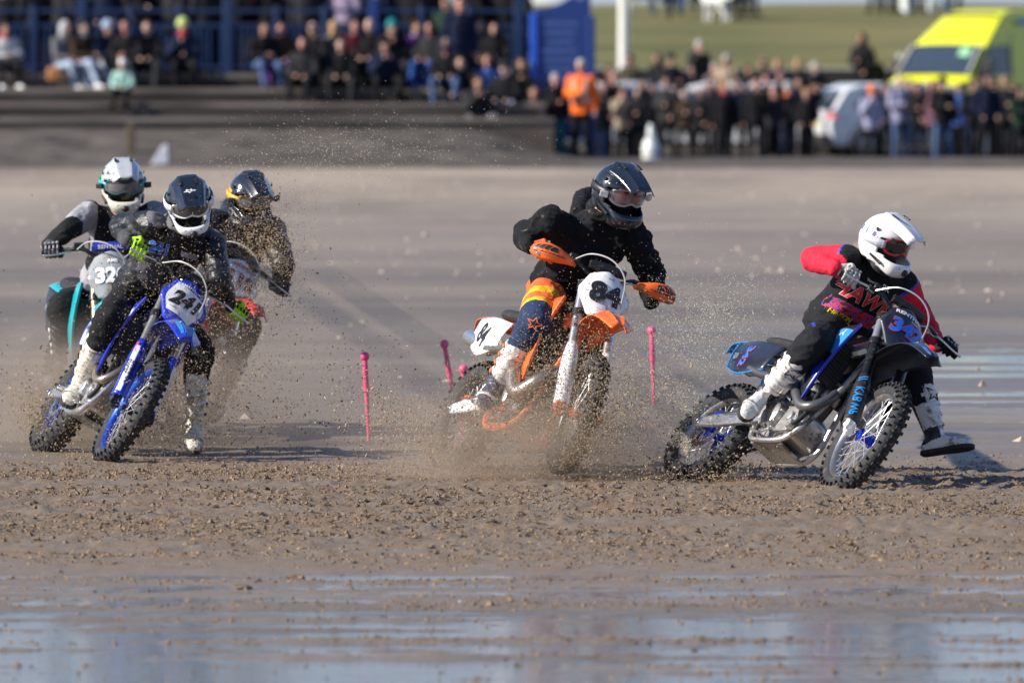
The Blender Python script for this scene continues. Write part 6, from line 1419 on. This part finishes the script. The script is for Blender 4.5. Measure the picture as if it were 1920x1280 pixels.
def ambulance(x, y, yaw):
    t = empty('ambulance', (x, y, -.1), 'yellow ambulance with sloping windscreen parked behind the crowd on the right', 'ambulance'); t.rotation_euler = (0, 0, yaw)
    half = lambda z: 1.02 - max(0, z - 1.5) * .11 - max(0, z - 2.45) * .45
    body = [(-2.9, .45), (-2.95, 1.2), (-2.9, 2.62), (-2.6, 2.78), (.35, 2.80), (.80, 2.72), (1.78, 2.00), (2.45, 1.28), (3.0, 1.08), (3.12, .80), (3.08, .42)]
    vloft(body, half, 'body', amb_y, t)
    f = lambda u, v: V(1.80 + (2.38 - 1.80) * u + .030, (2 * v - 1) * (half(1.96 - .6 * u) - .10), 1.98 + (1.35 - 1.98) * u + .025 + .03 * (1 - (2 * v - 1) ** 2))
    ws = MB().grid(patch(f, 6, 10)).build('windscreen', glass_v, t)
    MB().grid(patch(lambda u, v: f(.12 + .28 * u, .74 + .16 * v) + V(.01, 0, .01), 3, 3)).build('sticker', mat('green_sticker', (.25, .55, .30), .6), ws)
    for s in (-1, 1):
        pts = [(.80, 1.36), (2.22, 1.36), (1.66, 1.98), (.84, 2.02)]
        mb = MB(); vs = [V(a, s * (half(b) + .014), b) for a, b in pts]; mb.add(vs + [p - V(0, s * .03, 0) for p in vs], [(0, 1, 2, 3), (7, 6, 5, 4), (0, 4, 5, 1), (1, 5, 6, 2), (2, 6, 7, 3), (3, 7, 4, 0)]); mb.build('side_window', glass_v, t, smooth=False)
        MB().tube([V(.88, s * (half(1.3) + .012), 2.3), V(.88, s * (half(1.) + .014), .55)], .012, 5).build('door_seam', blackp, t)
        for k in range(8): MB().box((-2.6 + .44 * k, s * (half(.8) + .01), .95), (.22, .012, .34)).build('check', grn, t)
        for k in range(8): MB().box((-2.38 + .44 * k, s * (half(.8) + .01), .62), (.22, .012, .30)).build('check', grn, t)
        m = MB().box((2.0, s * 1.20, 1.55), (.12, .20, .34)).build('wing_mirror', blackp, t, bevel=.03)
        MB().ball((3.02, s * .72, .98), (.10, .20, .12), 8).build('headlight', lampw, t)
        MB().box((.2, s * (half(2.5) + .0), 2.52), (.35, .05, .10)).build('side_beacon', num_blue, t, bevel=.01)
        MB().tube([f(0, .5 + s * .5) + V(.02, s * .03, 0), f(1, .5 + s * .5) + V(.02, s * .03, 0)], .035, 6).build('pillar_trim', mat('pale_trim', (.5, .5, .44), .5), t)
    g = lambda a, b, k: V(1.36 + .40 * (.5 - b / .5) + .03, a, 2.70 - .40 * (.5 - b / .5) + .035 + .002 * k)
    MB().box((.92, 0, 2.68), (.06, 1.35, .05)).build('beacon_bar', blackp, t, bevel=.01)
    text_on('ƎƆИA⅃UᙠMA' if False else 'AMBULANCE', .17, lambda a, b, k: V(1.32 - b * .80, a, 2.335 + b * .60 + .055), 'lettering', mat('pale_green_print', (.45, .55, .03), .5), t, offs=.02, cuts=0).scale = (1, -1, 1)
    MB().box((3.10, 0, .62), (.06, 1.5, .30)).build('grille', blackp, t, bevel=.02); MB().box((3.05, 0, .40), (.20, 1.95, .16)).build('bumper', blackp, t, bevel=.04)
    wheels(t, (-1.75, 2.15), .93, .36)
def car(x, y, yaw, label, m, van=False):
    t = empty('parked_car', (x, y, -.5), label, 'car', None); t.rotation_euler = (0, 0, yaw)
    half = lambda z: .92 - max(0, z - .95) * .26 - max(0, .5 - z) * .12
    body = [(-2.12, .42), (-2.20, .75), (-2.12, 1.02), (-1.78, 1.50), (-1.45, 1.62), (.15, 1.64), (.55, 1.55), (1.22, 1.06), (2.05, .90), (2.20, .68), (2.14, .34), (-2.05, .30)] if not van else [(-2.2, .40), (-2.22, 1.1), (-2.15, 1.82), (-1.9, 1.92), (.7, 1.93), (1.05, 1.82), (1.62, 1.18), (2.2, 1.02), (2.35, .7), (2.28, .35)]
    b = vloft(body, half, 'body', m, t)
    if not van:
        vs = lambda s: [(-1.50, 1.12), (.98, 1.12), (.42, 1.48), (-1.30, 1.50), (-1.62, 1.30)]
        for s in (-1, 1):
            for a0, a1 in (((-1.50, 1.10), (-.60, 1.10)),):
                for poly in ([(-1.62, 1.14), (-1.0, 1.10), (-1.0, 1.50), (-1.30, 1.48)], [(-.94, 1.10), (-.12, 1.10), (-.12, 1.52), (-.94, 1.52)], [(-.06, 1.10), (.98, 1.10), (.45, 1.46), (-.06, 1.51)]):
                    mb = MB(); q = [V(a, s * (half(c) + .012), c) for a, c in poly]; mb.add(q + [p - V(0, s * .03, 0) for p in q], [(0, 1, 2, 3), (7, 6, 5, 4), (0, 4, 5, 1), (1, 5, 6, 2), (2, 6, 7, 3), (3, 7, 4, 0)]); mb.build('side_window', glass_v, t, smooth=False)
        MB().grid(patch(lambda u, v: V(-2.11 + .31 * u - .02, (2 * v - 1) * (.72 - .1 * u), 1.08 + .40 * u + .01), 4, 8)).build('rear_window', glass_v, t)
        MB().grid(patch(lambda u, v: V(.60 + .60 * u + .02, (2 * v - 1) * (.62 + .1 * u), 1.54 - .44 * u + .02), 4, 8)).build('windscreen', glass_v, t)
        for s in (-1, 1):
            MB().ball((-2.06, s * .74, .93), (.13, .17, .10), 8).build('tail_light', tailr, t); MB().ball((2.06, s * .66, .76), (.12, .18, .08), 8).build('headlight', lampw, t); MB().box((.85, s * 1.0, 1.08), (.10, .18, .12)).build('wing_mirror', m, t, bevel=.02)
            for x_ in (-1.32, 1.35): MB().lathe([(.40, -.02), (.44, 0), (.40, .02)], (x_, s * .905, .36), 'Y', 24, closed=True).build('wheel_arch', blackp, t)
        MB().box((-2.19, 0, .78), (.03, .52, .11)).build('number_plate', mat('plate_yellow', (.7, .6, .05), .5), t); MB().box((-2.17, 0, .45), (.12, 1.7, .2)).build('bumper', blackp, t, bevel=.03)
        wheels(t, (-1.32, 1.35), .84, .35)
    else:
        MB().grid(patch(lambda u, v: V(1.08 + .52 * u + .02, (2 * v - 1) * (.68 + .08 * u), 1.78 - .56 * u + .02), 4, 8)).build('windscreen', glass_v, t)
        for s in (-1, 1): MB().box((.55, s * (half(1.45) + .0), 1.45), (.7, .05, .42)).build('side_window', glass_v, t, bevel=.01)
        wheels(t, (-1.45, 1.5), .84, .34)
ambulance(PX(1838, 235) + .3, 234.5, R(-127))
car(PX(1712, 226.5), 226.5, R(17), 'white hatchback with red tail lamp seen from behind between the spectators', white_v)
car(PX(1345, 230), 229.3, R(172), 'white car showing behind the crowd, nearer the tail-lamp hatchback', white_v)
car(PX(1200, 230), 229.6, R(10), 'white car behind the crowd, directly behind the flagpole', white_v)
dm = MB(); dm.lathe([(2.2, .0), (2.1, .5), (1.7, .95), (1.0, 1.3), (0, 1.42)], (0, 0, 0), 'Z', 28, cap=False); dmo = dm.build('dome_tent', mat('white_tent', (.68, .70, .66), .7), bevel=0); yv = 310; dmo.location = (PX(985, yv), yv, 1.9); tag(dmo, 'pale rounded tent roof beyond the grass, behind the blue board', 'tent')

# ------------------------------------------------------------------ flying sand: uncountable grains thrown by the wheels
def grains(pts, size, name, label, m, elong=1.6, seed=0):
    g_ = np.random.default_rng(seed); N = len(pts)
    oct_ = np.array([(1, 0, 0), (-1, 0, 0), (0, 1, 0), (0, -1, 0), (0, 0, 1), (0, 0, -1)], float); F = np.array([(0, 2, 4), (2, 1, 4), (1, 3, 4), (3, 0, 4), (2, 0, 5), (1, 2, 5), (3, 1, 5), (0, 3, 5)])
    s = np.asarray(size) * np.ones(N); q = g_.normal(size=(N, 3, 3)); q, _ = np.linalg.qr(q)
    sc3 = np.stack([g_.uniform(.9, elong, N), g_.uniform(.5, 1.1, N), g_.uniform(.5, 1.1, N)], 1)
    co = np.einsum('nij,nkj->nki', q, oct_[None] * (sc3 * s[:, None])[:, None, :]) + np.asarray(pts)[:, None, :]
    return raw(name, co.reshape(-1, 3), (F[None] + (np.arange(N) * 6)[:, None, None]).reshape(-1, 3), m, False, 'stuff', label, 'flying sand')
g_ = np.random.default_rng(42)
grain_m = mat('grain', (.34, .25, .15), .6, var=.5, vscale=40); grain_d = mat('dark_grain', (.12, .088, .055), .7, var=.4, vscale=40); grain_l = mat('light_grain', (.78, .70, .52), .5, var=.3, vscale=40)
def cloud(px, py, Y, sx, sy, sY, N, rho=0.):
    """a burst centred where the photograph's column and row fall at distance Y; spreads in metres"""
    c = unproj(px, py, Y); a = g_.normal(size=(N, 3)); a[:, 2] = rho * a[:, 0] + math.sqrt(1 - rho * rho) * a[:, 2]
    p = np.array(c)[None] + a * np.array([sx, sY, sy])[None]; return p[p[:, 2] > .01]
L = []
# thick sheet of grains in front of the red machine and the blue one's rider
L += [cloud(478, 505, 62.2, .15, .24, .5, 5600), cloud(505, 470, 62.6, .12, .16, .4, 3600), cloud(400, 640, 61.0, .24, .26, .4, 3200), cloud(330, 700, 60.8, .25, .25, .4, 3500), cloud(300, 500, 60.4, .26, .20, .3, 1500), cloud(245, 800, 60.6, .30, .12, .4, 2200), cloud(120, 800, 61.5, .25, .14, .4, 2000)]
P1 = np.concatenate(L); grains(P1, .0016 + .0032 * g_.random(len(P1)) ** 3, 'flying_sand', 'dense sheet of wet sand grains thrown up among the three left riders', grain_m, 2.2, 1)
L = [cloud(560, 740, 60.5, .45, .32, .8, 1300), cloud(640, 800, 60., .5, .22, .8, 700), cloud(420, 820, 60.2, .5, .14, .6, 1500), cloud(60, 700, 62, .3, .3, .6, 300), cloud(930, 830, 58.2, .55, .13, .5, 2600), cloud(720, 690, 60, .5, .5, 1., 260)]
P2 = np.concatenate(L); grains(P2, .0018 + .0055 * g_.random(len(P2)) ** 4, 'flying_clods', 'dark crumbs of sand scattered through the air over the open beach', grain_d, 2., 2)
L = [cloud(1010, 790, 57.5, .32, .22, .3, 13000), cloud(1085, 730, 57.2, .16, .22, .3, 8000), cloud(870, 820, 58.0, .20, .16, .3, 4500), cloud(960, 700, 57.8, .14, .14, .3, 1500)]
P3 = np.concatenate(L); grains(P3, .0014 + .0030 * g_.random(len(P3)) ** 3, 'flying_sand', 'fine sand grains thrown over the wheels and engine of the orange motorcycle', grain_m, 2.4, 3)
L = [cloud(1340, 585, 58.6, .14, .10, .4, 3000, .6), cloud(1290, 650, 58.6, .22, .20, .4, 5000), cloud(1220, 740, 58.6, .22, .24, .4, 3500), cloud(1400, 620, 58.4, .2, .16, .3, 1400), cloud(690, 270, 64, .45, .10, 1, 900), cloud(620, 290, 64, .35, .07, 1, 700), cloud(800, 240, 64, .5, .18, 1, 350), cloud(560, 320, 63.5, .3, .2, .8, 500), cloud(1170, 700, 58.2, .2, .25, .4, 1400)]
def fan(px, py, Y, d, spread, reach, N, pw=1.3):
    c = np.array(unproj(px, py, Y)); d = np.array(d, float); d /= np.linalg.norm(d); t = reach * g_.random(N) ** pw
    v = d[None] + g_.normal(size=(N, 3)) * spread * np.array([1, .8, 1])[None]; p = c[None] + v * t[:, None] + np.array([0, 0, -.25])[None] * (t ** 2)[:, None]
    return p[p[:, 2] > .01]
L += [fan(1290, 860, 57.9, (-.10, .4, .9), .22, 1.15, 9000), fan(1270, 880, 57.9, (-.5, .5, .6), .20, .9, 4000)]
P4 = np.concatenate(L); grains(P4, .0012 + .0018 * g_.random(len(P4)) ** 3, 'spray', 'pale fine spray hanging in the air behind the leading motorcycle', grain_l, 1.6, 4)
L = [cloud(1300, 895, 57.4, .28, .035, .3, 1200), cloud(1360, 870, 57.5, .2, .07, .3, 900), cloud(200, 858, 61, .4, .03, .3, 900), cloud(950, 890, 58, .6, .03, .4, 2500)]
P5 = np.concatenate(L); grains(P5, .002 + .006 * g_.random(len(P5)) ** 3, 'flying_clods', 'brown sand spitting low along the ground beneath the rear tyres', grain_m, 2., 5)

# dust hanging round the wheels: real air with varying density
def dust(c, r, dens, name, label, col=(.62, .52, .42)):
    m = bpy.data.materials.new('dust_' + name); m.use_nodes = True; n = m.node_tree.nodes; l = m.node_tree.links; n.remove(n['Principled BSDF']); out = n['Material Output']
    pv = n.new('ShaderNodeVolumePrincipled'); pv.inputs['Color'].default_value = (*col, 1); pv.inputs['Anisotropy'].default_value = .2
    tc = n.new('ShaderNodeTexCoord'); gr = n.new('ShaderNodeVectorMath'); gr.operation = 'LENGTH'; l.new(tc.outputs['Object'], gr.inputs[0])
    mr = n.new('ShaderNodeMapRange'); mr.inputs[1].default_value = .15; mr.inputs[2].default_value = .96; mr.inputs[3].default_value = 1; mr.inputs[4].default_value = 0; mr.interpolation_type = 'SMOOTHSTEP'; l.new(gr.outputs['Value'], mr.inputs[0])
    nzn = n.new('ShaderNodeTexNoise'); nzn.inputs['Scale'].default_value = 2.4; nzn.inputs['Detail'].default_value = 3; l.new(tc.outputs['Object'], nzn.inputs['Vector'])
    m2 = n.new('ShaderNodeMapRange'); m2.inputs[1].default_value = .36; m2.inputs[2].default_value = .66; m2.inputs[3].default_value = .12; m2.inputs[4].default_value = 1; l.new(nzn.outputs[0], m2.inputs[0])
    mu = n.new('ShaderNodeMath'); mu.operation = 'MULTIPLY'; l.new(mr.outputs[0], mu.inputs[0]); l.new(m2.outputs[0], mu.inputs[1])
    m3 = n.new('ShaderNodeMath'); m3.operation = 'MULTIPLY'; m3.inputs[1].default_value = dens; l.new(mu.outputs[0], m3.inputs[0]); l.new(m3.outputs[0], pv.inputs['Density']); l.new(pv.outputs[0], out.inputs['Volume'])
    o = MB().ball((0, 0, 0), 1, 12).build('dust', m); o.location = c; o.scale = r; tag(o, label, 'dust', None, 'stuff')
def at(px, py, Y): return unproj(px, py, Y)
dust(at(945, 850, 57.7), (1.10, 1.0, .50), 2.3, 'a', 'brown dust boiling round the wheels of the orange motorcycle')
dust(at(1240, 790, 58.7), (.85, .9, .62), 1.3, 'b', 'thin pale dust trailing behind the leading motorcycle')
dust(at(330, 760, 62.8), (1.25, .9, .62), 1.9, 'c', 'brown dust rolling behind the blue motorcycle')
dust(at(110, 745, 63.0), (.75, .7, .60), 4.2, 'd', 'thick brown dust swallowing the legs of the teal motorcycle rider')
dust(at(430, 640, 64.0), (.55, .6, .8), 0.4, 'e', 'grey-brown dust round the red motorcycle')
dust(at(560, 640, 66.0), (1.6, 1.4, .9), .35, 'f', 'faint dust drifting over the open beach right of the red motorcycle')
dust(at(760, 800, 62.5), (3.4, 1.6, .62), .30, 'g', 'low soft sandy haze lying behind the orange motorcycle')
L = [fan(845, 875, 58.6, (-.55, .3, .55), .20, .8, 3500), fan(1050, 880, 57.5, (.45, -.1, .5), .24, .8, 3500), fan(100, 838, 61.6, (-.30, .3, .6), .22, .55, 1800), fan(190, 850, 60.4, (.6, .1, .45), .22, .9, 3000)]
P6 = np.concatenate(L); grains(P6, .0016 + .0045 * g_.random(len(P6)) ** 3, 'flying_sand', 'fans of brown sand streaming from the tyres of the orange and blue motorcycles', grain_m, 3.2, 6)
